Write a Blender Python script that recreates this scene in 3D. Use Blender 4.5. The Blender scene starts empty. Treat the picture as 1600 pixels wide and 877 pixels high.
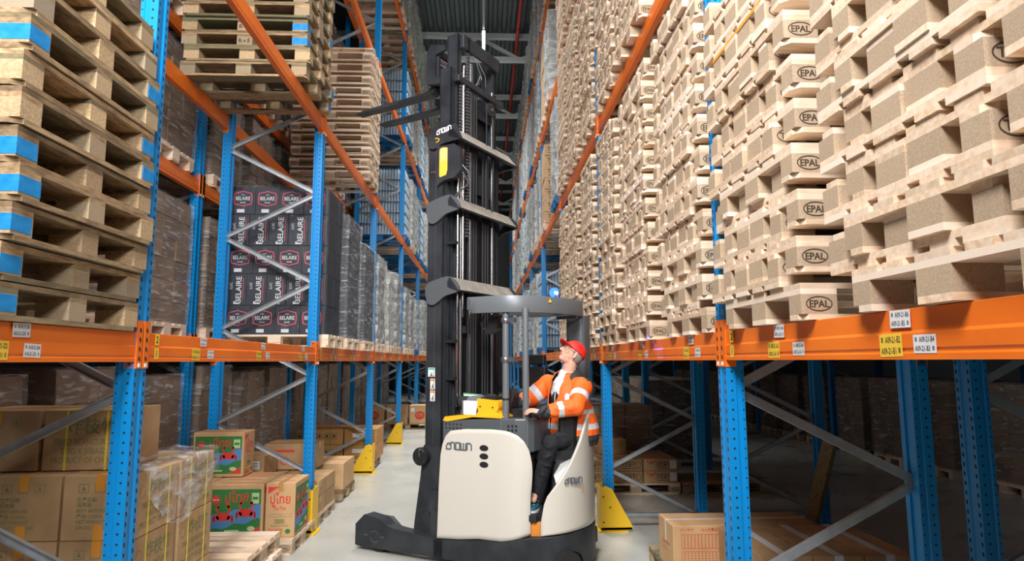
import bpy, math, random
from mathutils import Vector, Matrix, noise
from math import sin, cos, pi, radians, atan, hypot
random.seed(7)
SC = bpy.context.scene
COL = SC.collection
# ------------------------------------------------------------------ camera
EYE = 1.78
def setup_camera():
    f, cx, cy, vx, hy, roll = 1020.0, 800.0, 438.5, 756.0, 564.0, radians(-0.17)
    pitch = atan((hy - cy) / f); yaw = atan(-(vx - cx) / (f / cos(pitch)))
    F = Vector((sin(yaw) * cos(pitch), cos(yaw) * cos(pitch), sin(pitch)))
    R = Vector((cos(yaw), -sin(yaw), 0)); U = R.cross(F)
    R2 = R * cos(roll) + U * sin(roll); U2 = -R * sin(roll) + U * cos(roll)
    cam = bpy.data.cameras.new('camera'); cam.sensor_width = 36; cam.lens = f / 1600 * 36
    cam.clip_start = 0.05; cam.clip_end = 200
    o = bpy.data.objects.new('camera', cam); COL.objects.link(o)
    M = Matrix((R2, U2, -F)).transposed().to_4x4(); M.translation = (0, 0, EYE)
    o.matrix_world = M; SC.camera = o
setup_camera()
# ------------------------------------------------------------------ light
SC.view_settings.view_transform = 'Standard'; SC.view_settings.look = 'None'
SC.view_settings.gamma = 1; SC.view_settings.use_curve_mapping = False
SC.view_settings.exposure = -0.12
W = bpy.data.worlds.new('world'); SC.world = W; W.use_nodes = True
W.node_tree.nodes['Background'].inputs[0].default_value = (0.80, 0.88, 1.0, 1)
W.node_tree.nodes['Background'].inputs[1].default_value = 0.03
def area(name, loc, target, sx, sy, power, col=(1, 1, 1), spread=180):
    l = bpy.data.lights.new(name, 'AREA'); l.shape = 'RECTANGLE'; l.size = sx; l.size_y = sy
    l.energy = power; l.color = col; l.spread = radians(spread)
    o = bpy.data.objects.new(name, l); COL.objects.link(o); o.location = loc
    d = Vector(target) - Vector(loc); o.rotation_euler = d.to_track_quat('-Z', 'Y').to_euler()
    return o
area('high_aisle_lamp', (-1.1, -0.4, 6.4), (0.75, 6.0, 2.2), 1.5, 2.6, 470, (1.0, 0.985, 0.975), 130)
area('added_rear_fill', (0.9, -2.6, 4.6), (-1.3, 7.0, 3.0), 1.2, 1.2, 62, (1.0, 0.985, 0.96), 62)  # added fill lamp behind the camera, brightens the left rack; no door is built
for yy, pw in ((6.5, 105), (12.5, 300), (20.0, 330), (28.0, 330)):
    area('aisle_ceiling_lamp', (-0.2, yy, 10.7), (-0.2, yy + 0.01, 0), 0.8, 5.0, pw, (0.97, 1.0, 1.0), 80)
# ------------------------------------------------------------------ helpers
class MB:
    def __init__(s): s.v = []; s.f = []; s.m = []; s.sm = []
    def add(s, vs, fs, m=0, sm=False):
        n = len(s.v); s.v.extend([tuple(p) for p in vs])
        for f in fs: s.f.append(tuple(i + n for i in f)); s.m.append(m); s.sm.append(sm)
    def box(s, x0, x1, y0, y1, z0, z1, m=0):
        s.add([(x0,y0,z0),(x1,y0,z0),(x1,y1,z0),(x0,y1,z0),(x0,y0,z1),(x1,y0,z1),(x1,y1,z1),(x0,y1,z1)],
              [(0,3,2,1),(4,5,6,7),(0,1,5,4),(1,2,6,5),(2,3,7,6),(3,0,4,7)], m)
    def bar(s, a, b, w, h, up=(0,0,1), m=0):
        a, b = Vector(a), Vector(b); d = (b - a).normalized(); u = Vector(up)
        if abs(d.dot(u)) > .98: u = Vector((1,0,0))
        r = d.cross(u).normalized(); u = r.cross(d)
        vs = [p + r*i*w/2 + u*j*h/2 for p in (a, b) for (i, j) in ((-1,-1),(1,-1),(1,1),(-1,1))]
        s.add(vs, [(0,3,2,1),(4,5,6,7),(0,1,5,4),(1,2,6,5),(2,3,7,6),(3,0,4,7)], m)
    def prism(s, poly, ax, lo, hi, m=0, sm=False):
        """extrude a 2-D polygon; ax = axis of extrusion"""
        def P(p, t):
            return (t, p[0], p[1]) if ax == 0 else (p[0], t, p[1]) if ax == 1 else (p[0], p[1], t)
        n = len(poly); ar = sum(poly[i][0]*poly[(i+1)%n][1]-poly[(i+1)%n][0]*poly[i][1] for i in range(n))
        if (ar < 0) != (ax == 1): poly = poly[::-1]
        vs = [P(p, lo) for p in poly] + [P(p, hi) for p in poly]
        s.add(vs, [tuple(range(n))[::-1], tuple(range(n, 2*n))], m)
        s.add(vs, [(i, (i+1)%n, n+(i+1)%n, n+i) for i in range(n)], m, sm)
    def tube(s, pts, r, n=8, m=0, cap=True, sm=True):
        pts = [Vector(p) for p in pts]; rs = r if isinstance(r, (list, tuple)) else [r]*len(pts)
        vs = []; ref = None
        for i, p in enumerate(pts):
            d = ((pts[min(i+1, len(pts)-1)] - pts[max(i-1, 0)])).normalized()
            if ref is None:
                ref = Vector((0,0,1)) if abs(d.z) < .9 else Vector((1,0,0))
            a = (ref - d*ref.dot(d)).normalized(); ref = a; b = d.cross(a)
            rr = rs[i] if isinstance(rs[i], (list, tuple)) else (rs[i], rs[i])
            for k in range(n):
                t = 2*pi*k/n; vs.append(p + a*cos(t)*rr[0] + b*sin(t)*rr[1])
        fs = [(i*n+k, i*n+(k+1)%n, (i+1)*n+(k+1)%n, (i+1)*n+k) for i in range(len(pts)-1) for k in range(n)]
        s.add(vs, fs, m, sm)
        if cap:
            s.add(vs[:n], [tuple(range(n))[::-1]], m); s.add(vs[-n:], [tuple(range(n))], m)
    def ball(s, c, r, m=0, nu=16, nv=10, M=None):
        if not isinstance(r, (list, tuple)): r = (r, r, r)
        vs = []
        for j in range(nv+1):
            for i in range(nu):
                a = 2*pi*i/nu; b = pi*j/nv
                p = Vector((r[0]*cos(a)*sin(b), r[1]*sin(a)*sin(b), r[2]*cos(b)))
                if M: p = M @ p
                vs.append(p + Vector(c))
        s.add(vs, [(j*nu+i, (j+1)*nu+i, (j+1)*nu+(i+1)%nu, j*nu+(i+1)%nu) for j in range(nv) for i in range(nu)], m, True)
    def text(s, body, org, ex, ey, size, m=0, align=0.5, maxw=None, lift=0.0):
        """flat lettering: org = baseline point, ex / ey = reading and up direction"""
        vs, fs, w = glyphs(body)
        ex, ey, org = Vector(ex), Vector(ey), Vector(org); nz = ex.cross(ey)
        k = size; kx = size if not maxw or w*size <= maxw else maxw / w
        s.add([org + ex*((x - w*align)*kx) + ey*(y*k) + nz*lift for x, y in vs], fs, m)
    def quad(s, c, ex, ey, w, h, m=0):
        c, ex, ey = Vector(c), Vector(ex)*w/2, Vector(ey)*h/2
        s.add([c-ex-ey, c+ex-ey, c+ex+ey, c-ex+ey], [(0,1,2,3)], m)
    def ring(s, c, ex, ey, rx, ry, t, m=0, n=28, a0=0, a1=2*pi):
        c, ex, ey = Vector(c), Vector(ex), Vector(ey); vs = []
        for k in range(n+1):
            a = a0 + (a1-a0)*k/n
            for q in (0, t): vs.append(c + ex*cos(a)*(rx-q) + ey*sin(a)*(ry-q))
        s.add(vs, [(2*k+1, 2*k, 2*k+2, 2*k+3) for k in range(n)], m)
    def disc(s, c, ex, ey, rx, ry, m=0, n=20):
        c, ex, ey = Vector(c), Vector(ex), Vector(ey)
        s.add([c + ex*cos(2*pi*k/n)*rx + ey*sin(2*pi*k/n)*ry for k in range(n)], [tuple(range(n))], m)
    def stroke(s, pts, w, m=0):
        """a flat strip with mitred corners along 3-D points (all in one plane); w = width"""
        pts = [Vector(p) for p in pts]
        nz = Vector((0,0,0))
        for i in range(1, len(pts)-1): nz += (pts[i]-pts[i-1]).cross(pts[i+1]-pts[i])
        return pts, nz
    def build(s, name, mats, parent=None, loc=None, rot=None, bevel=None, seg=2, sub=0):
        me = bpy.data.meshes.new(name); me.from_pydata(s.v, [], s.f)
        for mt in (mats if isinstance(mats, (list, tuple)) else [mats]): me.materials.append(mt)
        me.polygons.foreach_set('material_index', s.m); me.polygons.foreach_set('use_smooth', s.sm)
        me.update()
        return inst(name, me, parent, loc, rot, bevel, seg, sub)
def inst(name, me, parent=None, loc=None, rot=None, bevel=None, seg=2, sub=0):
    o = bpy.data.objects.new(name, me); COL.objects.link(o)
    if parent is not None: o.parent = parent
    if loc is not None: o.location = loc
    if rot is not None: o.rotation_euler = rot
    if sub:
        md = o.modifiers.new('sub', 'SUBSURF'); md.levels = md.render_levels = sub
    if bevel:
        md = o.modifiers.new('bevel', 'BEVEL'); md.width = bevel; md.segments = seg; md.limit_method = 'ANGLE'; md.angle_limit = radians(35)
    return o
_gl = {}
def glyphs(body):
    if body not in _gl:
        cu = bpy.data.curves.new('t', 'FONT'); cu.body = body; cu.resolution_u = 2; cu.offset = .012
        o = bpy.data.objects.new('t', cu); COL.objects.link(o); bpy.context.view_layer.update()
        me = o.to_mesh(); vs = [(v.co.x, v.co.y) for v in me.vertices]; fs = [tuple(p.vertices) for p in me.polygons]
        x0 = min([v[0] for v in vs], default=0); w = max([v[0] for v in vs], default=1) - x0
        _gl[body] = ([(x-x0, y) for x, y in vs], fs, w)
        o.to_mesh_clear(); bpy.data.objects.remove(o); bpy.data.curves.remove(cu)
    return _gl[body]
def strip2d(mb, pts, w, org, ex, ey, m=0, closed=False):
    """thick polyline in the ex/ey plane with mitred corners"""
    P = [Vector((p[0], p[1])) for p in pts]; n = len(P); L = []; R = []
    for i in range(n):
        a = P[i-1] if (i > 0 or closed) else None; b = P[(i+1) % n] if (i < n-1 or closed) else None
        d0 = (P[i]-a).normalized() if a is not None else None; d1 = (b-P[i]).normalized() if b is not None else None
        if d0 is None: d0 = d1
        if d1 is None: d1 = d0
        n0 = Vector((-d0.y, d0.x)); n1 = Vector((-d1.y, d1.x)); t = (n0+n1)
        t = t.normalized() if t.length > 1e-6 else n0
        k = w/2/max(.35, t.dot(n0)); L.append(P[i]+t*k); R.append(P[i]-t*k)
    org, ex, ey = Vector(org), Vector(ex), Vector(ey)
    vs = [org+ex*p.x+ey*p.y for p in L] + [org+ex*p.x+ey*p.y for p in R]
    fs = [(n+i, n+(i+1) % n, (i+1) % n, i) for i in range(n if closed else n-1)]
    mb.add(vs, fs, m)
def empty(name, loc=(0,0,0), rz=0.0, label=None, cat=None, group=None, rot=None):
    o = bpy.data.objects.new(name, None); COL.objects.link(o); o.location = loc
    o.rotation_euler = rot if rot else (0, 0, rz); o.empty_display_size = .1
    return tag(o, label, cat, group)
def tag(o, label=None, cat=None, group=None, kind=None):
    if label: o['label'] = label
    if cat: o['category'] = cat
    if group: o['group'] = group
    if kind: o['kind'] = kind
    return o
ORD = ['first','second','third','fourth','fifth','sixth','seventh','eighth','ninth','tenth','eleventh','twelfth','thirteenth','fourteenth',
       'fifteenth','sixteenth','seventeenth','eighteenth','nineteenth','twentieth','twenty-first','twenty-second','twenty-third','twenty-fourth','twenty-fifth']
# ------------------------------------------------------------------ materials
def mat(name, col=(.8,.8,.8), rough=.6, metal=0.0, spec=.5, **k):
    m = bpy.data.materials.new(name); m.use_nodes = True; b = m.node_tree.nodes['Principled BSDF']
    b.inputs['Base Color'].default_value = (*col, 1); b.inputs['Roughness'].default_value = rough
    b.inputs['Metallic'].default_value = metal; b.inputs['Specular IOR Level'].default_value = spec
    if 'emit' in k:
        b.inputs['Emission Color'].default_value = (*k.get('ecol', col), 1); b.inputs['Emission Strength'].default_value = k['emit']
    if 'alpha' in k: b.inputs['Alpha'].default_value = k['alpha']
    return m
def nd(m, t, **k):
    n = m.node_tree.nodes.new(t)
    for a, b in k.items(): setattr(n, a, b)
    return n
def lk(m, a, ao, b, bi): m.node_tree.links.new(a.outputs[ao], b.inputs[bi])
def noisy(name, c1, c2, scale=(5,5,5), rough=.6, detail=3, lo=.35, hi=.65, bump=0, rnd=0.0, metal=0, c3=None, spec=.4, nscale=1.0, rough2=None):
    """two-tone noise in object space; rnd = brightness change from one loose piece to the next"""
    m = mat(name, c1, rough, metal, spec); b = m.node_tree.nodes['Principled BSDF']
    tc = nd(m, 'ShaderNodeTexCoord'); mp = nd(m, 'ShaderNodeMapping'); mp.inputs['Scale'].default_value = scale
    lk(m, tc, 'Object', mp, 0); nz = nd(m, 'ShaderNodeTexNoise'); nz.inputs['Scale'].default_value = nscale; nz.inputs['Detail'].default_value = detail
    lk(m, mp, 0, nz, 'Vector')
    rp = nd(m, 'ShaderNodeValToRGB'); rp.color_ramp.elements[0].position = lo; rp.color_ramp.elements[1].position = hi
    rp.color_ramp.elements[0].color = (*c1, 1); rp.color_ramp.elements[1].color = (*c2, 1)
    lk(m, nz, 'Fac', rp, 0); out = rp
    if rnd or c3:
        oi = nd(m, 'ShaderNodeObjectInfo'); ge = nd(m, 'ShaderNodeNewGeometry')
        ad = nd(m, 'ShaderNodeMath', operation='ADD'); lk(m, oi, 'Random', ad, 0); lk(m, ge, 'Random Per Island', ad, 1)
        fr = nd(m, 'ShaderNodeMath', operation='FRACT'); lk(m, ad, 0, fr, 0)
        # shift the noise too so that no two boards share a grain
        cb = nd(m, 'ShaderNodeCombineXYZ'); ml = nd(m, 'ShaderNodeMath', operation='MULTIPLY'); ml.inputs[1].default_value = 37.0
        lk(m, fr, 0, ml, 0); lk(m, ml, 0, cb, 0); lk(m, ml, 0, cb, 1); lk(m, cb, 0, mp, 'Location')
        mr = nd(m, 'ShaderNodeMapRange'); mr.inputs['To Min'].default_value = 1-rnd; mr.inputs['To Max'].default_value = 1+rnd*.6
        lk(m, fr, 0, mr, 0)
        hs = nd(m, 'ShaderNodeHueSaturation'); lk(m, mr, 0, hs, 'Value'); lk(m, out, 0, hs, 'Color'); out = hs
        if c3:
            f2 = nd(m, 'ShaderNodeMath', operation='MULTIPLY'); f2.inputs[1].default_value = 7.31; lk(m, fr, 0, f2, 0)
            f3 = nd(m, 'ShaderNodeMath', operation='FRACT'); lk(m, f2, 0, f3, 0)
            f4 = nd(m, 'ShaderNodeMath', operation='POWER'); f4.inputs[1].default_value = 2.2; lk(m, f3, 0, f4, 0)
            mx = nd(m, 'ShaderNodeMixRGB'); mx.inputs[2].default_value = (*c3, 1); lk(m, f4, 0, mx, 0); lk(m, out, 0, mx, 1); out = mx
    lk(m, out, 0, b, 'Base Color')
    if rough2 is not None:
        r2 = nd(m, 'ShaderNodeMapRange'); r2.inputs['To Min'].default_value = rough; r2.inputs['To Max'].default_value = rough2
        lk(m, nz, 'Fac', r2, 0); lk(m, r2, 0, b, 'Roughness')
    if bump:
        bp = nd(m, 'ShaderNodeBump'); bp.inputs['Strength'].default_value = bump; bp.inputs['Distance'].default_value = .01
        lk(m, nz, 'Fac', bp, 'Height'); lk(m, bp, 0, b, 'Normal')
    return m
M_ = {}
M_['blue'] = mat('blue_paint', (0.0, 0.24, 0.62), .38)
M_['orange'] = noisy('orange_paint', (0.80, 0.155, 0.012), (0.88, 0.20, 0.018), (1,1,3), .36, nscale=2)
M_['zinc'] = noisy('zinc_steel', (.40,.43,.46), (.48,.51,.54), (14,14,14), .42, metal=.7)
M_['yellow'] = mat('yellow_paint', (0.86, 0.52, 0.01), .45)
M_['hole'] = mat('dark_slot', (.012,.014,.02), .9)
M_['white'] = mat('white_label', (.75,.75,.76), .6)
M_['ylabel'] = mat('yellow_label', (.86,.56,.05), .6)
M_['black'] = mat('black_print', (.02,.02,.022), .7)
M_['wood'] = noisy('new_pallet_wood', (.66,.455,.29), (.82,.64,.475), (2.5,16,16), .75, rnd=.18, c3=(.88,.74,.60), nscale=3)
M_['chip'] = noisy('pressed_wood_block', (.40,.29,.19), (.52,.395,.275), (170,170,170), .85, rnd=.07, detail=2, lo=.3, hi=.7)
M_['oldwood'] = noisy('weathered_pallet_wood', (.22,.14,.075), (.46,.31,.17), (3,16,16), .85, rnd=.45, c3=(.15,.155,.09), nscale=3)
M_['oldchip'] = noisy('weathered_block', (.42,.29,.16), (.60,.43,.25), (110,110,110), .9, rnd=.28, detail=3, c3=(.30,.25,.18))
M_['ink'] = mat('burnt_stamp', (.06,.035,.02), .8)
M_['bluepaint'] = noisy('flaking_blue_paint', (.0,.20,.55), (.02,.28,.66), (20,20,20), .6)
M_['carton'] = noisy('carton_board', (.42,.255,.125), (.50,.32,.165), (6,6,6), .8, rnd=.12)
M_['cartondark'] = noisy('brown_carton_board', (.44,.22,.07), (.50,.26,.09), (6,6,6), .8, rnd=.1)
M_['tape'] = mat('brown_tape', (.50,.27,.09), .3)
M_['otape'] = mat('orange_tape', (.72,.30,.04), .35)
M_['wstrap'] = mat('white_strap', (.70,.70,.72), .35)
M_['ystrap'] = mat('yellow_strap', (.80,.62,.05), .4)
M_['strap'] = mat('orange_strapping', (.90,.36,.05), .5)
M_['gprint'] = mat('green_print', (.20,.20,.085), .8)
M_['rprint'] = mat('red_print', (.62,.05,.03), .75)
M_['dprint'] = mat('dark_print', (.06,.05,.05), .8)
def concrete():
    m = noisy('polished_concrete', (.42,.42,.38), (.52,.51,.46), (1,1,1), .16, detail=6, nscale=1.3, lo=.3, hi=.7, rough2=.42, spec=.5)
    return m
M_['floor'] = concrete()
def film(name, tint=(.9,.92,.95), cover=.35, scale=(3,3,14), gl=.1, streak=.52):
    """stretch wrap: clear film whose creases catch the light"""
    m = bpy.data.materials.new(name); m.use_nodes = True; nt = m.node_tree; nt.nodes.clear()
    out = nd(m, 'ShaderNodeOutputMaterial'); tr = nd(m, 'ShaderNodeBsdfTransparent'); pr = nd(m, 'ShaderNodeBsdfPrincipled')
    pr.inputs['Base Color'].default_value = (*tint, 1); pr.inputs['Roughness'].default_value = gl; pr.inputs['Specular IOR Level'].default_value = .9
    tc = nd(m, 'ShaderNodeTexCoord'); mp = nd(m, 'ShaderNodeMapping'); mp.inputs['Scale'].default_value = scale
    nz = nd(m, 'ShaderNodeTexNoise'); nz.inputs['Scale'].default_value = 1.6; nz.inputs['Detail'].default_value = 5; nz.inputs['Distortion'].default_value = .8
    lk(m, tc, 'Object', mp, 0); lk(m, mp, 0, nz, 'Vector')
    rp = nd(m, 'ShaderNodeMapRange'); rp.inputs['From Min'].default_value = streak; rp.inputs['From Max'].default_value = streak+.2
    rp.inputs['To Min'].default_value = cover*.35; rp.inputs['To Max'].default_value = min(1, cover*1.7); lk(m, nz, 'Fac', rp, 0)
    bp = nd(m, 'ShaderNodeBump'); bp.inputs['Strength'].default_value = 1.0; bp.inputs['Distance'].default_value = .06
    lk(m, nz, 'Fac', bp, 'Height'); lk(m, bp, 0, pr, 'Normal')
    mx = nd(m, 'ShaderNodeMixShader'); lk(m, rp, 0, mx, 0); lk(m, tr, 0, mx, 1); lk(m, pr, 0, mx, 2); lk(m, mx, 0, out, 0)
    return m
M_['film'] = film('stretch_film')
M_['filmthin'] = film('thin_stretch_film', cover=.13, scale=(2,2,18), streak=.58)
M_['filmheavy'] = film('crinkled_stretch_film', (.80,.81,.79), .55, (2.0,2.0,4.5), .10, .46)
M_['filmtorn'] = film('torn_stretch_film', (.75,.76,.77), .30, (5,3,9), .12, .44)
# ------------------------------------------------------------------ building shell
def struct(name, mb, mats, **k): return tag(mb.build(name, mats, **k), kind='structure')
b = MB(); b.box(-22, 22, -14, 48, -.2, 0); struct('floor', b, M_['floor'])
M_['roof'] = mat('roof_sheet', (.13,.16,.16), .45, .3)
M_['truss'] = mat('galvanised_truss', (.66,.70,.70), .5, .1)
b = MB(); x = -22.0
while x < 22:                                     # trapezoid roof sheet, ribs run along the aisle
    b.add([(x,-14,12.1),(x+.10,-14,12.1),(x+.14,-14,12.0),(x+.24,-14,12.0),(x+.28,-14,12.1),
           (x,48,12.1),(x+.10,48,12.1),(x+.14,48,12.0),(x+.24,48,12.0),(x+.28,48,12.1)],
          [(0,1,6,5),(1,2,7,6),(2,3,8,7),(3,4,9,8)]); x += .28
b.box(-22, 22, -14, 48, 12.16, 12.3)
struct('ceiling', b, M_['roof'])
M_['wallp'] = mat('wall_panel', (.33,.35,.36), .7)
for nm, bb in (('wall_left', (-22.2,-22,-14,48,0,12.1)), ('wall_right', (22,22.2,-14,48,0,12.1)), ('wall_back', (-22,22,48,48.2,0,12.1))):
    b = MB(); b.box(*bb); struct(nm, b, M_['wallp'])
k = 0
for ty in (9.9, 14.6, 19.3, 24.0, 28.7, 33.4, 38.1, 42.8):
    b = MB(); b.box(-21.9, 21.9, ty-.08, ty+.08, 11.75, 11.9); b.box(-21.9, 21.9, ty-.08, ty+.08, 11.0, 11.14)
    x = -21.0
    while x < 21:
        b.bar((x,ty,11.8),(x+1.3,ty,11.07),.09,.09,(0,1,0)); b.bar((x+1.3,ty,11.07),(x+2.6,ty,11.8),.09,.09,(0,1,0)); x += 2.6
    b.build('trim_%d' % (k+1), M_['truss']); tag(bpy.data.objects['trim_%d' % (k+1)], kind='structure'); k += 1
M_['redpipe'] = mat('red_sprinkler_pipe', (.45,.04,.03), .45)
b = MB(); b.tube([(.98, 5, 11.45), (.98, 46, 11.45)], .055, 10)
y = 6.0
while y < 46: b.tube([(.98,y,11.45),(.98,y,11.32)], .02, 6); b.box(.955,1.005,y-.01,y+.01,11.45,12.0); y += 2.4
tag(b.build('sprinkler_pipe', M_['redpipe']), 'long red sprinkler pipe running under the roof sheets along the aisle', 'pipe')
# LED strip lights on a trunking rail
M_['led'] = mat('led_tube', (1,1,1), .5, emit=14.0, ecol=(.94,1,.97))
M_['rail'] = mat('grey_trunking', (.40,.42,.42), .4)
b = MB(); b.box(-.065, -.005, 6, 46, 11.0, 11.06)
rail = tag(b.build('light_rail', M_['rail']), 'thin grey trunking rail hung above the middle of the aisle', 'lighting rail')
for i, yy in enumerate((17.35, 29.5)):
    e = empty('strip_light', (-.035, yy, 10.98), 0, ('white glowing strip light above the reach truck mast, nearest on the rail', 'white strip light hidden far behind the mast, farther on the rail')[i], 'light', 'strip lights on the aisle rail')
    b = MB(); b.box(-.045,.045,-.02,1.3,-.0,.03); b.build('housing', M_['rail'], e)
    b = MB(); b.box(-.035,.035,0,1.26,-.045,0); b.build('light_tube', M_['led'], e, bevel=.01)
# ------------------------------------------------------------------ racks
XL, XR, PIT = -1.81, 1.285, 3.66
YL = [3.61 + PIT*i for i in range(9)]; YR = [3.57 + PIT*i for i in range(9)]
LEV = [1.78, 4.35, 6.71, 9.15]; BH = .155
LV = ['first', 'second', 'third', 'fourth']
def upright_mesh(h, detail=True):
    """open perforated post: local x = depth away from the aisle 0..0.095, y = -0.12..0"""
    b = MB(); w, d, t = .12, .095, .004
    prof = [(0,-w),(0,-w*.70),(.007,-w*.62),(.007,-w*.38),(0,-w*.30),(0,0),(d*.55,0),(d*.6,-.006),(d*.75,-.006),(d*.8,0),(d,0),(d,-w*.3),(d*.9,-w*.3),(d*.9,-w*.7),(d,-w*.7),(d,-w),(d*.8,-w),(d*.75,-w+.006),(d*.6,-w+.006),(d*.55,-w)]
    b.prism(prof, 2, 0, h, 0)
    if detail:
        z = .10
        while z < min(h, 9.4):
            for yy in (-w*.86, -w*.14):                       # slots in the two outer strips of the aisle face
                b.add([(-.0006,yy-.006,z),(-.0006,yy+.006,z+.004),(-.0006,yy+.006,z+.026),(-.0006,yy-.006,z+.022)], [(3,2,1,0)], 1)
            for s, yy in ((-1, -w-.0006), (1, .0006)):         # round holes in the flank
                b.disc((d*.30, yy, z+.02), (1,0,0) if s < 0 else (-1,0,0), (0,0,1), .0065, .0065, 1, 8)
                b.disc((d*.90, yy, z+.02), (1,0,0) if s < 0 else (-1,0,0), (0,0,1), .005, .005, 1, 6)
            z += .05
    return b
def make_mesh(b, name, mats):
    o = b.build(name, mats); me = o.data; bpy.data.objects.remove(o); return me
H_UP = 9.75
ME_UP = make_mesh(upright_mesh(H_UP), 'post', [M_['blue'], M_['hole']])
ME_UPF = make_mesh(upright_mesh(H_UP, False), 'far_post', [M_['blue']])
DEP = 1.10
def brace_mesh(a, b2):
    b = MB(); a, b2 = Vector(a), Vector(b2); d = (b2-a).normalized(); n = Vector((0,1,0)).cross(d).normalized()
    b.bar(a, b2, .004, .045, n)                       # web
    b.bar(a+n*.021+Vector((0,.011,0)), b2+n*.021+Vector((0,.011,0)), .026, .004, n); b.bar(a-n*.021+Vector((0,.011,0)), b2-n*.021+Vector((0,.011,0)), .026, .004, n)
    for q in (a, b2): b.tube([q+Vector((0,-.02,0)), q+Vector((0,.02,0))], .011, 6)
    return b
BR = []
for k in range(9):
    zf, zr = .62+1.005*k, .12+1.005*k
    BR.append(make_mesh(brace_mesh((.05,-.06,zf),(DEP-.05,-.06,zr)), 'brace', [M_['zinc']]))
    BR.append(make_mesh(brace_mesh((.05,-.06,zf),(DEP-.05,-.06,zr+1.005)), 'brace', [M_['zinc']]))
ME_TIE = make_mesh(brace_mesh((.05,-.06,.14),(DEP-.05,-.06,.14)), 'tie', [M_['zinc']])
b = MB(); b.box(-.02,.115,-.14,.02,0,.008); b.tube([(.03,-.1,0),(.03,-.1,.03)],.01,6); b.tube([(.07,-.02,0),(.07,-.02,.03)],.01,6)
ME_FOOT = make_mesh(b, 'foot', [M_['zinc']])
def frame(side, y, label, cat='rack frame', group=None, near=True, x=None):
    """side +1: right rack (depth goes to +x), -1: left rack"""
    xx = (XL if side < 0 else XR) if x is None else x
    e = empty('rack_frame', (xx, y, 0), 0, label, cat, group)
    s = side
    for j, px in enumerate((0, DEP)):
        o = inst('upright', ME_UP if near else ME_UPF, e, (s*px, -.12 if (s < 0) != (j == 1) else 0, 0))
        if (s < 0) != (j == 1): o.rotation_euler = (0, 0, pi)
        f = inst('foot_plate', ME_FOOT, e, (s*px, -.12 if (s < 0) != (j == 1) else 0, 0), o.rotation_euler[:])
    for k, me in enumerate(BR):
        c = inst('brace', me, e, (0, 0, 0) if s > 0 else (0, -.12, 0), None if s > 0 else (0, 0, pi))
    inst('brace', ME_TIE, e, (0, 0, 0) if s > 0 else (0, -.12, 0), None if s > 0 else (0, 0, pi))
    return e
# beam: local y = 0..L, face at x=0 looking to -x, body to +x
def beam_mesh(L):
    b = MB()
    prof = [(0,0),(0,.018),(.004,.024),(.004,.03),(0,.036),(0,.078),(.006,.088),(.006,.152),(.010,.155),(.05,.155),(.05,0)]
    b.prism(prof, 1, 0, L, 0); return b
def plate_mesh():
    b = MB(); b.box(-.008,.055,-.045,.004,-.035,.215); b.box(-.008,-.003,-.10,.004,-.035,.215)
    for k in range(4): b.add([(-.0086,-.075,.0+k*.05),(-.0086,-.055,.008+k*.05),(-.0086,-.055,.03+k*.05),(-.0086,-.075,.022+k*.05)], [(3,2,1,0)], 1)
    b.box(-.013,-.008,-.07,-.05,-.028,-.008,2)
    return b
BL = PIT - .12
ME_BEAM = make_mesh(beam_mesh(BL), 'beam', [M_['orange']])
ME_PLATE = make_mesh(plate_mesh(), 'plate', [M_['orange'], M_['hole'], M_['white']])
b = MB(); b.box(-.008,.055,-.004,.045,-.035,.215); b.box(-.008,-.003,-.004,.05,-.035,.215)
for k in range(4): b.add([(-.0086,.018,.0+k*.05),(-.0086,.036,.008+k*.05),(-.0086,.036,.03+k*.05),(-.0086,.018,.022+k*.05)], [(3,2,1,0)], 1)
b.box(-.013,-.008,.018,.036,-.028,-.008,2)
ME_PLATE2 = make_mesh(b, 'plate2', [M_['orange'], M_['hole'], M_['white']])
b = MB(); b.box(-.008,.055,-.045,.0,-.035,.215); b.box(-.008,-.003,-.05,.0,-.035,.215)
for k in range(4): b.add([(-.0086,-.036,.0+k*.05),(-.0086,-.018,.008+k*.05),(-.0086,-.018,.03+k*.05),(-.0086,-.036,.022+k*.05)], [(3,2,1,0)], 1)
b.box(-.013,-.008,-.036,-.018,-.028,-.008,2)
ME_PLATE = make_mesh(b, 'plate1', [M_['orange'], M_['hole'], M_['white']])
def sticker(side, w, h, colr, lines, yc, zc, parent, tall=False):
    """printed label on the aisle face of a beam; yc measured from the near post"""
    b = MB(); ex = Vector((0,-1,0)) if side > 0 else Vector((0,1,0)); x = -.0012 if side > 0 else .0012
    rx = random.uniform(-.04,.04); ey = Vector((0,sin(rx)*(1 if side>0 else -1),cos(rx))); ex = (ex - ey*ex.dot(ey)).normalized()
    c = Vector((x, yc, zc)); b.quad(c, ex, ey, w, h, 0)
    nzv = ex.cross(ey)
    if tall:
        b.text(lines[0], c - ey*h*.30, ex, ey, h*.85, 1, .5, w*.7, .0006)
    else:
        for i, t in enumerate(lines):
            yy = (.10 if i == 0 else -.38)*h
            off = .10*w if i == 0 else -.10*w
            b.text(t, c + ey*yy + ex*off, ex, ey, h*.40, 1, .5, w*.66, .0006)
            for q in range(7):                               # bar code at the other end of the line
                zz = yy + h*.04 + q*h*.035
                b.quad(c + ey*zz - ex*(w*.37 if i == 0 else -w*.37) + nzv*.0006, ex, ey, w*.11*(1 if q % 2 else .7), h*.016, 1)
    o = b.build('location_label', [M_[colr], M_['black']], parent); return o
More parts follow.
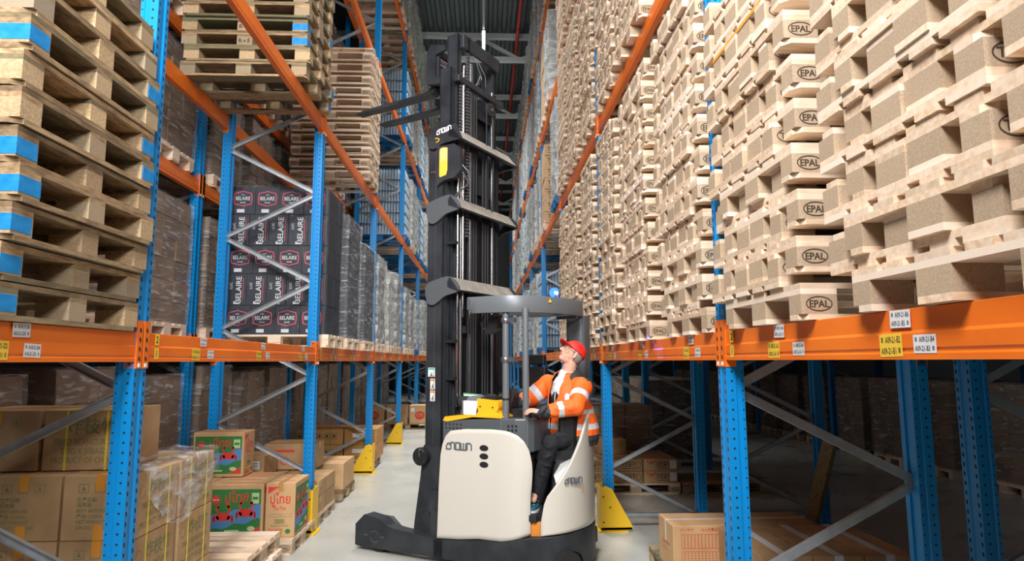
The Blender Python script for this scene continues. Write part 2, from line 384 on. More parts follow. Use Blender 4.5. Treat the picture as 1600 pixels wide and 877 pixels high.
def beam(side, lev, bay, rear=False, x0=None, ys=None, label=None, zz=None, stickers=False, group=None):
    ys = (YL if side < 0 else YR) if ys is None else ys
    y0 = ys[bay-1] if bay > 0 else ys[0] - PIT
    z = LEV[lev] if zz is None else zz
    x = (XL if side < 0 else XR) if x0 is None else x0
    sd = 'left-hand' if side < 0 else 'right-hand'
    fr = 'rear' if rear else 'aisle-side'
    lab = label or 'orange %s beam of the %s level in the %s bay from the camera, %s rack' % (fr, LV[lev], ORD[bay], sd)
    e = empty('rack_beam', (x + (side*DEP if rear else 0), y0, z), 0, lab, 'rack beam', group or ('orange beams of the %s rack' % sd))
    flip = (side > 0) == rear
    if flip:            # face looks to +x
        o = inst('beam_rail', ME_BEAM, e, (0, BL, 0), (0,0,pi))
        inst('end_plate', ME_PLATE2, e, (0,0,0), (0,0,pi)); inst('end_plate', ME_PLATE, e, (0,BL,0), (0,0,pi))
    else:
        inst('beam_rail', ME_BEAM, e); inst('end_plate', ME_PLATE, e); inst('end_plate', ME_PLATE2, e, (0,BL,0))
    return e
def pos(side, bay): return ['first','second','third','fourth','fifth','sixth','seventh','eighth','ninth'][bay]
for i, y in enumerate(YL):
    frame(-1, y, 'blue perforated rack frame with zinc bracing, %s of the left-hand rack from the camera' % ORD[i], group='blue frames of the left-hand rack', near=i < 7)
for i, y in enumerate(YR):
    frame(1, y, 'blue perforated rack frame with zinc bracing, %s of the right-hand rack from the camera' % ORD[i], group='blue frames of the right-hand rack', near=i < 7)
for side in (-1, 1):
    for lev in range(4):
        for bay in range(9):
            if bay == 0 and lev > 0: continue
            e = beam(side, lev, bay)
            beam(side, lev, bay, rear=True)
            if lev == 0 and bay < 4:
                aisle = 'A10' if side < 0 else 'A09'; n = 21 + 2*bay if side < 0 else 21
                n = 21 if bay == 0 else 21 + bay
                if side > 0:
                    trip = (((1.80,'B'),(2.93,'A')) if bay == 0 else ((.5,'C'),(1.75,'B'),(3.0,'A')))
                else:
                    trip = (((2.70,'D'),) if bay == 0 else ((.55,'A'),(1.7,'B'),(2.9,'C')))
                for yc, L_ in trip:
                    s = 1 if side < 0 else -1
                    if side < 0 and bay == 0:
                        yy = (2.52, 2.71, 2.64)
                    elif side > 0 and bay == 0:
                        yy = (2.02, 1.86, 1.965) if L_ == 'B' else (2.86, 2.63, 2.80)
                    else: yy = (yc, yc + .22*s, yc + .10*s)
                    yy = [v + .05 for v in yy]
                    y0 = (YL if side < 0 else YR)[0] - PIT
                    if bay == 0: yy = [v - y0 - .05 for v in yy]
                    sticker(side, .115, .072, 'ylabel', ['%s-%d-%s2' % (aisle, n, L_), '%s-%d-%s1' % (aisle, n, L_)], yy[0], .045, e)
                    sticker(side, .10, .055, 'white', ['%s-%d-%s4' % (aisle, n, L_), '%s-%d-%s3' % (aisle, n, L_)], yy[1], .046, e)
                    sticker(side, .10, .055, 'white', ['%s-%d-%s6' % (aisle, n, L_), '%s-%d-%s5' % (aisle, n, L_)], yy[2], .125, e)
                if side < 0 and bay > 0:
                    sticker(side, .05, .062, 'ylabel', ['2'], .10, .122, e, True); sticker(side, .05, .062, 'ylabel', ['1'], .10, .045, e, True)
                if side > 0:
                    sticker(side, .05, .062, 'ylabel', ['2'], BL-.10, .122, e, True); sticker(side, .05, .062, 'ylabel', ['1'], BL-.10, .045, e, True)
# yellow corner guards at the feet of the aisle posts
def guard(side, y, label):
    """local: aisle edge at x=0, the sloped plates run away from the aisle"""
    e = empty('post_guard', (XL+.04 if side < 0 else XR-.06, y, 0), 0, label, 'post guard', 'yellow post guards along the aisle')
    b = MB(); s = side
    tri = [(0,.02),(0,.44),(s*.05,.47),(s*.12,.44),(s*.33,.06),(s*.33,.02)]
    for yy in (-.20, .035): b.prism([(p[0], p[1]) for p in tri], 1, yy, yy+.006)
    b.box(min(0,s*.006), max(0,s*.006), -.20, .041, .02, .46)
    b.box(min(0,s*.33), max(0,s*.33), -.20, -.20+.006, .02, .05)
    b.build('guard_plate', M_['yellow'], e, bevel=.004)
    b = MB()
    for xx, zz in ((.03,.1),(.03,.36),(.10,.25)): b.disc((s*xx,-.2012,zz), (1,0,0), (0,0,1), .009,.009, 0, 10)
    b.build('bolt_hole', M_['hole'], e)
    b = MB(); b.box(min(-s*.03,s*.28), max(-s*.03,s*.28), -.22, .06, 0, .012); b.build('base_plate', M_['yellow'], e)
for i, y in enumerate(YL):
    if 0 < i < 7: guard(-1, y, 'yellow post guard at the foot of the %s blue post, left of the aisle' % ORD[i])
for i, y in enumerate(YR):
    if 0 < i < 7: guard(1, y, 'yellow post guard at the foot of the %s blue post, right of the aisle' % ORD[i])
# back-to-back rows behind both racks and a further row on the right
XLB = -3.13; LEVB = [3.62, 5.15, 6.9]
YB = YL
for i, y in enumerate(YB[:6]):
    frame(-1, y - .02, 'dark blue frame of the row behind the left-hand rack, %s from the camera' % ORD[i], group='frames behind the left-hand rack', near=i < 3, x=XLB)
for l, z in enumerate(LEVB):
    for bay in range(1, 6):
        for rear in (False, True):
            if l > 0 and not rear and False: continue
            beam(-1, 0, bay, rear, XLB, [v-.02 for v in YB], 'orange %s beam behind the left-hand rack, %s bay from the camera, %s one up' % ('far' if rear else 'near', ORD[bay], ORD[l]), z, group='beams behind the left-hand rack')
XRB = 2.62
for i, y in enumerate(YR[:5]):
    frame(1, y, 'blue frame of the row behind the right-hand rack, %s from the camera' % ORD[i], group='frames behind the right-hand rack', near=i < 2, x=XRB)
YX = [2.2 + PIT*q for q in range(7)]
for i, y in enumerate(YX):
    frame(1, y, 'dark blue frame across the next aisle beyond the right-hand rack, %s from the camera' % ORD[i], group='frames across the next aisle', near=False, x=7.0)
# ------------------------------------------------------------------ pallets
PL, PW = 1.2, .8
BOARDS = [(-.4,-.255),(-.2275,-.1275),(-.0725,.0725),(.1275,.2275),(.255,.4)]
STRX = [(-.6,-.455),(-.0725,.0725),(.455,.6)]
BLKY = [(-.4,-.3),(-.0725,.0725),(.3,.4)]
def runner_poly(y0, y1, outer):
    c = .03
    if outer < 0: return [(-.6+c,y0),(.6-c,y0),(.6,y0+c),(.6,y1),(-.6,y1),(-.6,y0+c)]
    if outer > 0: return [(-.6,y0),(.6,y0),(.6,y1-c),(.6-c,y1),(-.6+c,y1),(-.6,y1-c)]
    return [(-.6,y0),(.6,y0),(.6,y1),(-.6,y1)]
def stamp(b, m, middle=True, sides=(-1, 1)):
    for s in sides:
        ex, ey = Vector((-s,0,0)) * -1 if s < 0 else Vector((-1,0,0)), Vector((0,0,1))
        ex = Vector((1,0,0)) if s < 0 else Vector((-1,0,0))
        if middle:
            c = Vector((0, s*.4008, .062))
            for q in (-.018, .002, .018): b.quad(c+ey*q, ex, ey, .07 if q else .05, .0035, m)
def oval(b, m, s, sx):
    ex, ey = (Vector((1,0,0)) if s < 0 else Vector((-1,0,0))), Vector((0,0,1)); c = Vector((sx*.5275, s*.4008, .062))
    b.ring(c, ex, ey, .053, .030, .0045, m)
    b.text('EPAL', c - ey*.0135, ex, ey, .039, m, .5, .078, 0); b.text('EPAL', c - ey*.0135 + ex*.0012, ex, ey, .039, m, .5, .078, .0001)
def pallet_pieces():
    P = []
    def one(name, f, mi): 
        b = MB(); f(b); P.append((name, b, mi))
    for y0, y1 in BOARDS: one('deck_board', lambda b: b.box(-.6,.6,y0,y1,.122,.144), 0)
    for x0, x1 in STRX: one('cross_board', lambda b: b.box(x0,x1,-.4,.4,.100,.122), 0)
    for x0, x1 in STRX:
        for y0, y1 in BLKY: one('block', lambda b: b.box(x0,x1,y0,y1,.022,.100), 1)
    for i, (y0, y1) in enumerate(BLKY): one('bottom_board', lambda b: b.prism(runner_poly(y0,y1,i-1), 2, 0, .022), 0)
    for s in (-1, 1):
        for sx in (-1, 1): one('maker_stamp_%d' % s, lambda b: oval(b, 0, s, sx), 2)
    return P
PIECES = pallet_pieces()
def pallet_set(mats):
    parts = [(nm, make_mesh(b, nm, [mats[mi]])) for nm, b, mi in PIECES]
    w = MB()
    for nm, b, mi in PIECES: w.add(b.v, b.f, mi)
    return parts, make_mesh(w, 'pallet', mats)
NEWP, NEWM = pallet_set([M_['wood'], M_['chip'], M_['ink']])
_o = pallet_set([M_['oldwood'], M_['oldchip'], M_['ink']])
OLDP, OLDM = [p for p in _o[0] if not p[0].startswith('maker_stamp')], None
w = MB()
for nm, b_, mi in PIECES:
    if not nm.startswith('maker_stamp'): w.add(b_.v, b_.f, mi)
OLDM = make_mesh(w, 'old_pallet', [M_['oldwood'], M_['oldchip']])
N_PAL = [0]
def pallet(x, y, z, label, group, inverted=False, full=False, old=False, rz=0.0, jit=.006, cat='pallet', deck=None):
    """x, y = centre; z = underside"""
    N_PAL[0] += 1
    x += random.uniform(-jit, jit)*1.6; y += random.uniform(-jit, jit)*.6; rz += random.uniform(-jit, jit)*.8
    parts, whole = (OLDP, OLDM) if old else (NEWP, NEWM)
    loc = (x, y, z + (.144 if inverted else 0)); rot = (pi if inverted else 0, 0, rz)
    if full:
        e = empty('wooden_pallet', loc, 0, label, cat, group, rot)
        for nm, me in parts:
            if nm.startswith('maker_stamp'):
                if nm.endswith('-1') == inverted: continue
                nm = 'maker_stamp'
            inst(nm, me, e)
        return e
    return tag(inst('wooden_pallet', whole, None, loc, rot), label, cat, group)
def nested(side, ynear, z0, n, order, full, where, group, zcut=99, strap=None):
    """stack of nested pallets; order 'up' = the upright ones stand nearer the camera"""
    x = (XR - .045 + .6) if side > 0 else (XL + .06 - .6)
    ya = ynear + .4 if order == 'up' else ynear + .55      # upright pallets
    yb = ynear + .55 if order == 'up' else ynear + .4      # inverted pallets
    k = 0; z = z0
    def put(inv, zz):
        nonlocal k
        if k >= n or zz > zcut: k += 1; return
        q = pallet(x + random.uniform(-.012,.012), yb if inv else ya, zz + .0015*k*0, '%s%s' % (ORD[k].capitalize() + (' pallet up, face-down, in ' if inv else ' pallet up, upright, in '), where), group, inv, full)
        if k == strap:
            s_ = MB(); s_.box(-.603, -.35, -.4035, -.401, .101, .119); s_.box(-.6035, -.601, -.4035, .4, .101, .119); s_.build('orange_strap', M_['strap'], q)
        k += 1
    put(False, z); z += .1445
    while k < n:
        put(True, z); put(False, z + .0445); z += .189
EOF_MARK = 0
T0 = LEV[0] + BH + .001; T1 = LEV[1] + BH + .001; T2 = LEV[2] + BH + .001
G = 'nested pale pallets in the right-hand rack'
nested(1, YR[0]-.12-.965, T0, 18, 'up', True, 'pale stack just short of nearest right post', G, strap=14)
nested(1, 1.34, T0, 15, 'up', True, 'pale stack at the right picture edge', G)
for bi, (full, nm) in enumerate(((True, 'second bay'), (False, 'third bay'))):
    b0 = YR[bi]
    spots = ((b0+.06,'up','nearest'),(b0+1.29,'up','middle'),(b0+2.46,'inv','farthest'))
    for yn, od, w_ in spots:
        nested(1, yn, T0, 23, od, full and w_ != 'farthest', '%s stack, right rack, %s, first level' % (w_, nm), G)
        vis = 1.78 + 640/1020*(yn+1.0)*1.02
        nested(1, yn, T1, min(23, max(0, int((vis - T1)/.094)+2)), od, False, '%s stack, right rack, %s, second level' % (w_, nm), G)
        if bi == 1: nested(1, yn, T2, max(0, int((vis - T2)/.094)+2), od, False, '%s stack, right rack, %s, third level' % (w_, nm), G)
# left: weathered pallets at the left edge
paint = {0:.9, 1:.3, 2:.9, 3:.9, 4:.0, 5:.9, 6:.0, 7:.9}
def old_stack(yc, z0, n, where, x, flip=0, turn=False, sy=1.0, blue_near=(), blue_far=(), text=()):
    z = z0
    for k in range(n):
        p = pallet(x + random.uniform(-.03,.03), yc + random.uniform(-.02,.02), z, '%s weathered pallet from the bottom in %s' % (ORD[k].capitalize(), where), 'weathered pallets in the left-hand rack', False, True, True, jit=.008, rz=pi/2 if turn else 0.0)
        p.scale = (.83, 1.45, 1) if turn else (1, sy, 1)
        bl = MB(); put = False
        if turn and (k in blue_near or k in blue_far):
            for lst, sx in ((blue_near, -1), (blue_far, 1)):
                if k in lst:
                    c_ = MB(); z0_ = .024+random.random()*.014; c_.box(*sorted((sx*.6013, sx*(.452 + random.random()*.02))), -.4013, -.2995, z0_, .098); c_.build('blue_paint', M_['bluepaint'], p)
            z += .1495; continue
        for s, lst in ((-1, blue_near), (1, blue_far)):
            if k in lst:
                put = True
                y0, y1 = (-.4,-.3) if s < 0 else (.3,.4)
                b0x = .455
                bl.box(b0x-.0008, .6012, y0-.0012 if s<0 else y0, y1 if s<0 else y1+.0012, .024+random.random()*.012, .099)
        if put: bl.build('blue_paint', M_['bluepaint'], p)
        if k in text:
            t = MB(); t.text('B.v.E', (0,-.4016,.042), (1,0,0), (0,0,1), .06, 0, .5, .125, .0004); t.build('stamp', M_['black'], p)
        z += .1495
old_stack(2.955, T0, 11, 'worn stack at the left picture edge', XL+.04-.58, turn=True, blue_near=(0,1,2,3,4,7), blue_far=(5,6,8))
old_stack(6.58, T1, 9, 'worn stack high on second level at left', XL+.10-.6, blue_near=(2,3), blue_far=(0,1,5), text=(2,3), sy=1.25)
def nested_left(ynear, z0, n, where, group):
    nested(-1, ynear, z0, n, 'up', True, where, group)
nested_left(9.70, T1, 22, 'tall clean stack high in left rack', 'nested pale pallets in the left-hand rack')
# ------------------------------------------------------------------ reach truck
# local frame: x = from the wheel-arm tip towards the rear, y = across, away from the photographer, z = up
M_['cream'] = mat('cream_paint', (.62,.585,.52), .34)
M_['tgrey'] = mat('grey_truck_paint', (.085,.095,.105), .38)
M_['tlight'] = mat('grey_guard_paint', (.15,.165,.18), .40, .2)
M_['tblack'] = noisy('black_steel', (.016,.019,.024), (.034,.038,.045), (4,4,4), .48)
M_['tdark'] = mat('dark_plastic', (.012,.013,.015), .5)
M_['tdust'] = noisy('dusty_bar_top', (.26,.235,.205), (.36,.33,.29), (8,8,8), .7)
M_['torange'] = mat('orange_step_panel', (.75,.27,.04), .5)
M_['tyellow'] = mat('yellow_plastic', (.90,.46,.02), .35)
M_['chrome'] = mat('chrome_rod', (.75,.75,.78), .15, 1.0)
M_['steel'] = mat('bare_steel', (.22,.23,.25), .35, .8)
M_['rubber'] = mat('rubber', (.015,.015,.016), .75)
M_['paper'] = mat('white_paper', (.80,.80,.80), .8)
M_['logo'] = mat('grey_logo_paint', (.10,.11,.125), .5)
M_['lsilver'] = mat('light_logo_paint', (.72,.73,.75), .5)
M_['bluelens'] = mat('blue_lamp_lens', (.01,.05,.9), .15, emit=5.0, ecol=(.02,.10,1.0))
M_['bluespot'] = mat('lit_blue_led', (.6,.75,1), .3, emit=24.0, ecol=(.45,.65,1))
TR = empty('reach_truck', (-1.214, 6.561, 0), radians(-32), 'cream and dark grey reach truck with raised black mast turned across the aisle', 'reach truck')
def tr(name, mb, mats, **k): return mb.build(name, mats, k.pop('parent', TR), **k)
def interp(tab, x):
    if x <= tab[0][0]: return tab[0][1]
    for (a, p), (c, q) in zip(tab, tab[1:]):
        if x <= c: return p + (q-p)*(x-a)/(c-a)
    return tab[-1][1]
def smooth2(pts, n=6, closed=False):
    out = []; N = len(pts)
    for i in range(N if closed else N-1):
        p = [Vector(pts[(i+j) % N] if closed else pts[max(0, min(N-1, i+j))]) for j in (-1, 0, 1, 2)]
        for k in range(n):
            t = k/n
            out.append(tuple(.5*((2*p[1]) + (-p[0]+p[2])*t + (2*p[0]-5*p[1]+4*p[2]-p[3])*t*t + (-p[0]+3*p[1]-3*p[2]+p[3])*t**3)))
    if not closed: out.append(tuple(pts[-1]))
    return out
# plan outline of the body: near flank, rounded rear, far flank
REAR = smooth2([(1.66,0),(1.87,.005),(2.02,.055),(2.13,.16),(2.195,.32),(2.205,.50),(2.15,.74),(2.03,.97),(1.83,1.17),(1.6,1.27)], 5)
ARM = [(-.02,.04),(-.02,.23),(.09,.33),(.28,.31),(.36,.255),(.47,.235),(.71,.22),(1.0,.21),(1.0,.05),(.05,.03)]
for v0, nm in ((0, 'near'), (1.13, 'far')):
    b = MB(); b.prism(ARM, 1, v0, v0+.13); 
    o = tr('wheel_arm', b, M_['tblack'], bevel=.008)
    b = MB(); b.prism([(.12,.30),(.30,.30),(.42,.21),(.42,.05),(.06,.05),(.06,.25)], 1, v0+.13 if v0 == 0 else v0-.05, v0+.18 if v0 == 0 else v0)
    tr('wheel_cover', b, M_['steel'])
    b = MB(); b.tube([(.25, v0+.02, .125), (.25, v0+.12, .125)], .125, 24); o = tr('load_wheel', b, M_['rubber'])
    if v0 == 0:
        b = MB(); b.ring((.22,-.0008,.14),(1,0,0),(0,0,1),.055,.055,.005,0,24,.4,2.6); b.ring((.22,-.0008,.14),(1,0,0),(0,0,1),.055,.055,.005,0,24,3.4,5.6)
        for xx in (.10,.125,.30,.325): b.disc((xx,-.0008,.145),(1,0,0),(0,0,1),.008,.008,0,8)
        tr('axle_mark', b, M_['steel'])
ctop = [(.9,.21),(1.15,.23),(1.4,.262),(1.65,.28),(1.87,.325),(2.0,.345),(2.25,.37)]
plan = [(.9,0),(1.15,0),(1.4,0)] + REAR + [(.9,1.27)]
b = MB(); n = len(plan); arch = (2.135, .20)
def bot(p):
    d = hypot(p[0]-2.15, p[1]-.22)
    return .05 + (math.sqrt(max(0, .15**2 - d*d))*1.1)
vs = []
fine = []
for i in range(n):
    a, c = plan[i], plan[(i+1) % n]; L = hypot(c[0]-a[0], c[1]-a[1]); m = max(1, int(L/.03)) if 1.8 < a[0] else 1
    for k in range(m): fine.append((a[0]+(c[0]-a[0])*k/m, a[1]+(c[1]-a[1])*k/m))
n = len(fine)
for p in fine: vs.append((p[0], p[1], bot(p)))
for p in fine: vs.append((p[0], p[1], interp(ctop, p[0])))
b.add(vs, [tuple(range(n, 2*n))] + [(i, (i+1) % n, n+(i+1) % n, n+i) for i in range(n)], 0)
tr('chassis', b, M_['tblack'], bevel=.006)
b = MB(); b.tube([(2.05,.22,.11),(2.17,.14,.11)], .12, 20); tr('drive_wheel', b, M_['rubber'])
b = MB(); b.box(.9,2.0,.15,1.15,.06,.2); tr('floor_pan', b, M_['tdark'])
# side panel (bent sheet)
SPL = [(.95,-.012),(1.3,-.012),(1.64,-.012),(1.72,-.004),(1.79,.018),(1.85,.06),(1.872,.085)]
def on_plan(tab, s):
    acc = 0; tot = sum(hypot(b_[0]-a_[0], b_[1]-a_[1]) for a_, b_ in zip(tab, tab[1:])); s *= tot
    for a_, b_ in zip(tab, tab[1:]):
        L = hypot(b_[0]-a_[0], b_[1]-a_[1])
        if acc + L >= s or b_ is tab[-1]: return (a_[0]+(b_[0]-a_[0])*(s-acc)/L, a_[1]+(b_[1]-a_[1])*(s-acc)/L)
        acc += L
b = MB(); S = 44; T = 24; vs = []
ptop = [(0,.66),(.01,.95),(.03,1.04),(.07,1.115),(.13,1.16),(.3,1.182),(.6,1.192),(.75,1.185),(.85,1.155),(.92,1.10),(.965,1.02),(.99,.90),(1,.72)]
pbot = [(0,.222),(.25,.24),(.45,.268),(.7,.275),(.88,.31),(1,.335)]
ss = [0,.004,.01,.018,.03,.045,.07,.1,.13] + [.13+.60*k/16 for k in range(1,17)] + [.77,.8,.83,.86,.89,.915,.94,.96,.975,.985,.993,1.0]
for s_ in ss:
    t0, t1 = interp(pbot, s_), interp(ptop, s_)
    for k in range(T+1):
        w = t0 + (t1-t0)*k/T; x, y = on_plan(SPL, s_)
        # waist: the rear edge draws in below the bulge, the front edge leans back
        x += (s_**6)*(-.03 if w < .62 else -.03*max(0, 1-(w-.62)/.25)) + (1-s_)**6*.03*(w-.2)
        vs.append((x, y, w))
b.add(vs, [(i*(T+1)+k, (i+1)*(T+1)+k, (i+1)*(T+1)+k+1, i*(T+1)+k+1) for i in range(len(ss)-1) for k in range(T)], 0, True)
o = tr('side_panel', b, M_['cream']); md = o.modifiers.new('t', 'SOLIDIFY'); md.thickness = .018; md.offset = -1
b = MB()
for w_ in (1.03,.96,.89): b.disc((1.44,-.0135,w_),(1,0,0),(0,0,1),.045,.026,0,24)
tr('vent', b, M_['tdark'])
def logo(b, org, ex, ey, W_, H_, th, m=0):
    """the maker's angular five-letter mark"""
    org, ex, ey = Vector(org), Vector(ex), Vector(ey)
    L = [[(.62,.82),(.30,.82),(.0,.45),(.0,.0),(.78,.0)],[(.86,-.02),(.86,.95),(1.38,.95),(1.52,.78),(1.52,-.02)],
         [(1.78,.0),(1.78,.95),(2.5,.95),(2.5,.0)],[(2.76,.97),(2.76,.0),(3.64,.0),(3.64,.97)],[(3.2,.05),(3.2,.97)],
         [(3.9,-.02),(3.9,.95),(4.45,.95),(4.68,.72),(4.68,-.02)]]
    for i, p in enumerate(L):
        strip2d(b, [(q[0]/4.68*W_, q[1]*H_) for q in p], th, org, ex, ey, m, closed=(i == 2))
    strip2d(b, [(.62/4.68*W_,.82*H_),(.62/4.68*W_,.5*H_)], th, org, ex, ey, m)
b = MB(); logo(b, (1.045,-.0135,1.0), (1,0,0), (0,0,1), .265, .062, .0145)
tr('maker_mark', b, M_['logo'])
# rear cover following the rounded rear
rp = [q for q in REAR if q[0] > 1.9 or q[1] > .3]
rp = [(1.965,.03)] + [q for q in REAR if q[0] > 1.98 or q[1] > .4]
rtop = [(0,.46),(.02,.58),(.05,.66),(.10,.72),(.17,.80),(.25,.90),(.33,1.01),(.41,1.12),(.47,1.22),(.53,1.30),(.61,1.33),(1,1.35)]
acc = [0]
for a_, c_ in zip(rp, rp[1:]): acc.append(acc[-1] + hypot(c_[0]-a_[0], c_[1]-a_[1]))
b = MB(); vs = []; RS = 60; T = 20
for i in range(RS+1):
    s_ = i/RS; x, y = on_plan(rp, s_); t0 = interp(ctop, x)+.012; t1 = interp(rtop, s_*acc[-1]/1.0)
    for k in range(T+1): vs.append((x, y, t0+(t1-t0)*k/T))
b.add(vs, [(i*(T+1)+k, (i+1)*(T+1)+k, (i+1)*(T+1)+k+1, i*(T+1)+k+1) for i in range(RS) for k in range(T)], 0, True)
o = tr('rear_cover', b, M_['cream']); md = o.modifiers.new('t', 'SOLIDIFY'); md.thickness = .02; md.offset = -1
b = MB(); q0 = Vector((2.128,.145,.765)); exr = Vector((.50,.86,0)).normalized()
nn = exr.cross(Vector((0,0,1))); logo(b, q0+nn*.014, exr, (0,0,1), .17, .045, .011)
tr('maker_mark', b, M_['logo'])
b = MB(); q1 = Vector((2.2,.30,.70)); ex2 = Vector((.3,.95,0)).normalized(); nn = ex2.cross(Vector((0,0,1)))
b.ring(q1+nn*.012, ex2, (0,0,1), .035, .028, .008, 0, 16, -1.3, 1.7); tr('maker_arc', b, M_['torange'])
# hood
b = MB(); HP = [(.97,.03),(1.6,.03),(1.72,.045),(1.8,.085),(1.84,.16),(1.84,.5),(1.5,.55),(1.5,1.2),(.97,1.2)]
nH = len(HP); htop = [(.97,1.245),(1.3,1.285),(1.84,1.285)]
b.add([(p[0],p[1],1.0) for p in HP] + [(p[0],p[1],interp(htop,p[0])) for p in HP], [tuple(range(nH))[::-1], tuple(range(nH,2*nH))] + [(i,(i+1)%nH,nH+(i+1)%nH,nH+i) for i in range(nH)])
tr('hood', b, M_['tgrey'], bevel=.012)
b = MB()
for rr in range(2):
    for cc in range(5): b.disc((1.01+cc*.04,.0285,1.215-rr*.035),(1,0,0),(0,0,1),.009,.009,0,10)
for rr in range(2):
    for cc in range(3): b.disc((1.66+cc*.035,.034+cc*.006-.006,1.225-rr*.035),(1,0,0),(0,0,1),.010,.010,0,10)
tr('dimple', b, M_['tdark'])
b = MB(); b.box(1.585,1.597,.022,.05,1.0,1.285); tr('hood_seam', b, M_['tlight'])
b = MB(); b.prism([(.98,1.245),(1.0,1.28),(1.25,1.305),(1.6,1.30),(1.6,1.286),(1.3,1.286),(1.02,1.236)], 1, .02, .35); tr('yellow_trim', b, M_['tyellow'], bevel=.01)
b = MB(); b.box(1.0,1.5,.25,1.15,1.25,1.36); b.prism([(1.0,1.30),(1.0,1.40),(1.04,1.45),(1.22,1.45),(1.28,1.38),(1.28,1.30)],1,.3,.55); tr('tray', b, M_['tgrey'], bevel=.02)
b = MB(); b.prism([(1.12,1.29),(1.12,1.40),(1.17,1.46),(1.24,1.46),(1.30,1.36),(1.30,1.29)],1,.16,.3); tr('storage_box', b, mat('light_grey_plastic',(.20,.22,.25),.4), bevel=.012)
b = MB(); b.tube([(1.03,.24,1.385),(1.20,.24,1.385)], .022, 10); b.tube([(1.03,.24,1.40),(1.16,.24,1.40)],.055,14); tr('roll_holder', b, M_['tblack'])
b = MB(); b.prism([(1.27,1.29),(1.31,1.33),(1.285,1.40),(1.30,1.445),(1.50,1.43),(1.52,1.37),(1.50,1.33),(1.58,1.31),(1.60,1.29)],1,.10,.30); yc = tr('yellow_console', b, M_['tyellow'], bevel=.02, seg=3)
b = MB(); b.disc((1.33,.097,1.375),(1,0,0),(0,0,1),.008,.008,0,10); b.disc((1.46,.097,1.37),(1,0,0),(0,0,1),.008,.008,0,10); b.box(1.31,1.47,.14,.28,1.435,1.455); tr('console_cap', b, M_['tdark'], parent=yc)
# papers, bag, gloves lying on the hood
HB = empty('document_sheet', TR.matrix_basis @ Vector((1.0,.33,1.30)), radians(-32), 'green-edged white papers standing beside the mast on the truck hood', 'papers')
b = MB(); b.prism([(0,0),(0,.17),(.10,.165),(.22,.155),(.22,0)],1,0,.006); b.build('paper', M_['paper'], HB)
b = MB(); b.prism([(-.006,.03),(-.006,.178),(.10,.173),(.2,.166),(.2,.16),(.0,.168),(.0,.03)],1,-.002,.008); b.build('green_folder', mat('green_folder',(.10,.45,.12),.5), HB)
PB = empty('note_pad', TR.matrix_basis @ Vector((1.17,.07,1.302)), radians(-32), 'white note pad leaning on the yellow console of the truck', 'note pad')
b = MB(); b.add([(0,0,0),(.13,0,.0),(.13,.03,.12),(-.02,.03,.12)],[(0,1,2,3)]); b.add([(0,.004,0),(.13,.004,.0),(.13,.034,.12),(-.02,.034,.12)],[(0,3,2,1)]); b.build('sheet', M_['paper'], PB)
b = MB(); b.bar((-.008,0,0),(-.028,.03,.12),.012,.012); b.build('clip', M_['tdark'], PB)
BG = MB()
for q, r_ in (((0,0,.04),(.13,.06,.055)),((.12,.02,.035),(.09,.05,.045)),((-.08,.03,.02),(.06,.05,.03)),((.03,.0,.075),(.06,.04,.03))): BG.ball(q, r_, 0, 14, 8)
tag(BG.build('black_bag', M_['rubber'], None, TR.matrix_basis @ Vector((1.22,.42,1.37)), (0,0,radians(-20))), 'crumpled black bag lying on the truck hood behind the yellow console', 'bag')
# ---------------- mast
def chan(b, u0, u1, v0, v1, w0, w1, t=.014, open_=1):
    """C section rail, web along u"""
    b.box(u0,u1,v0,v0+t,w0,w1) if open_ > 0 else b.box(u0,u1,v1-t,v1,w0,w1)
    b.box(u0,u0+t,v0,v1,w0,w1); b.box(u1-t,u1,v0,v1,w0,w1)
for nm, u0, u1, v0, v1, w0, w1, f0, f1 in (('outer_mast_rail',.70,.885,.13,.20,.2,4.08,1.10,1.17),('middle_mast_rail',.765,.90,.215,.275,.5,4.72,1.025,1.085),('inner_mast_rail',.80,.935,.29,.345,.9,5.10,.95,1.005)):
    b = MB(); chan(b,u0,u1,v0,v1,w0,w1,.014,1); tr(nm, b, M_['tblack'])
    b = MB(); chan(b,u0,u1,f0,f1,w0,w1,.014,-1); tr(nm, b, M_['tblack'])
b = MB(); b.box(.799,.8,.35,.36,.9,5.1)
for uu, vv, w0, w1 in ((.706,.1295,.4,4.0),(.79,.1295,.4,4.0),): b.box(uu,uu+.004,vv-.002,vv,w0,w1)
tr('rail_edge', b, M_['steel'])
b = MB()
for vv, rr, w0, w1 in ((.36,.018,1.3,4.6),(.52,.03,.9,4.85),(.95,.018,1.3,4.7)): b.tube([(.93,vv,w0),(.93,vv,w1)], rr, 12)
tr('lift_cylinder', b, M_['steel'])
b = MB()
for vv, w0, w1 in ((.24,1.35,4.0),(.33,2.2,4.75),(.90,3.9,4.5)): b.tube([(.975,vv,w0),(.975,vv,w1)], .013, 10)
tr('piston_rod', b, M_['chrome'])
b = MB()
for vv, w0, w1 in ((.42,3.0,4.95),(.30,3.9,4.6)):
    z = w0
    while z < w1: b.box(.955,.975,vv-.022,vv+.022,z,z+.022); z += .034
tr('lift_chain', b, M_['steel'])
b = MB()
for q in range(4): b.tube([(.96,.46+q*.045,1.3),(.96,.46+q*.045,4.62)], .010, 8)
for q in range(3): b.tube([(.96,.72+q*.05,1.3),(.96,.72+q*.05,3.9)], .012, 8)
tr('hydraulic_hose', b, M_['rubber'])
b = MB(); b.box(.84,.86,.35,.97,.9,4.4,); tr('mast_back_plate', b, M_['tdark'])
for w_ in (1.6,1.95,2.9,3.65): 
    b = MB(); b.box(.88,.985,.19,.27,w_,w_+.03); tr('hose_clamp', b, M_['tdark'])
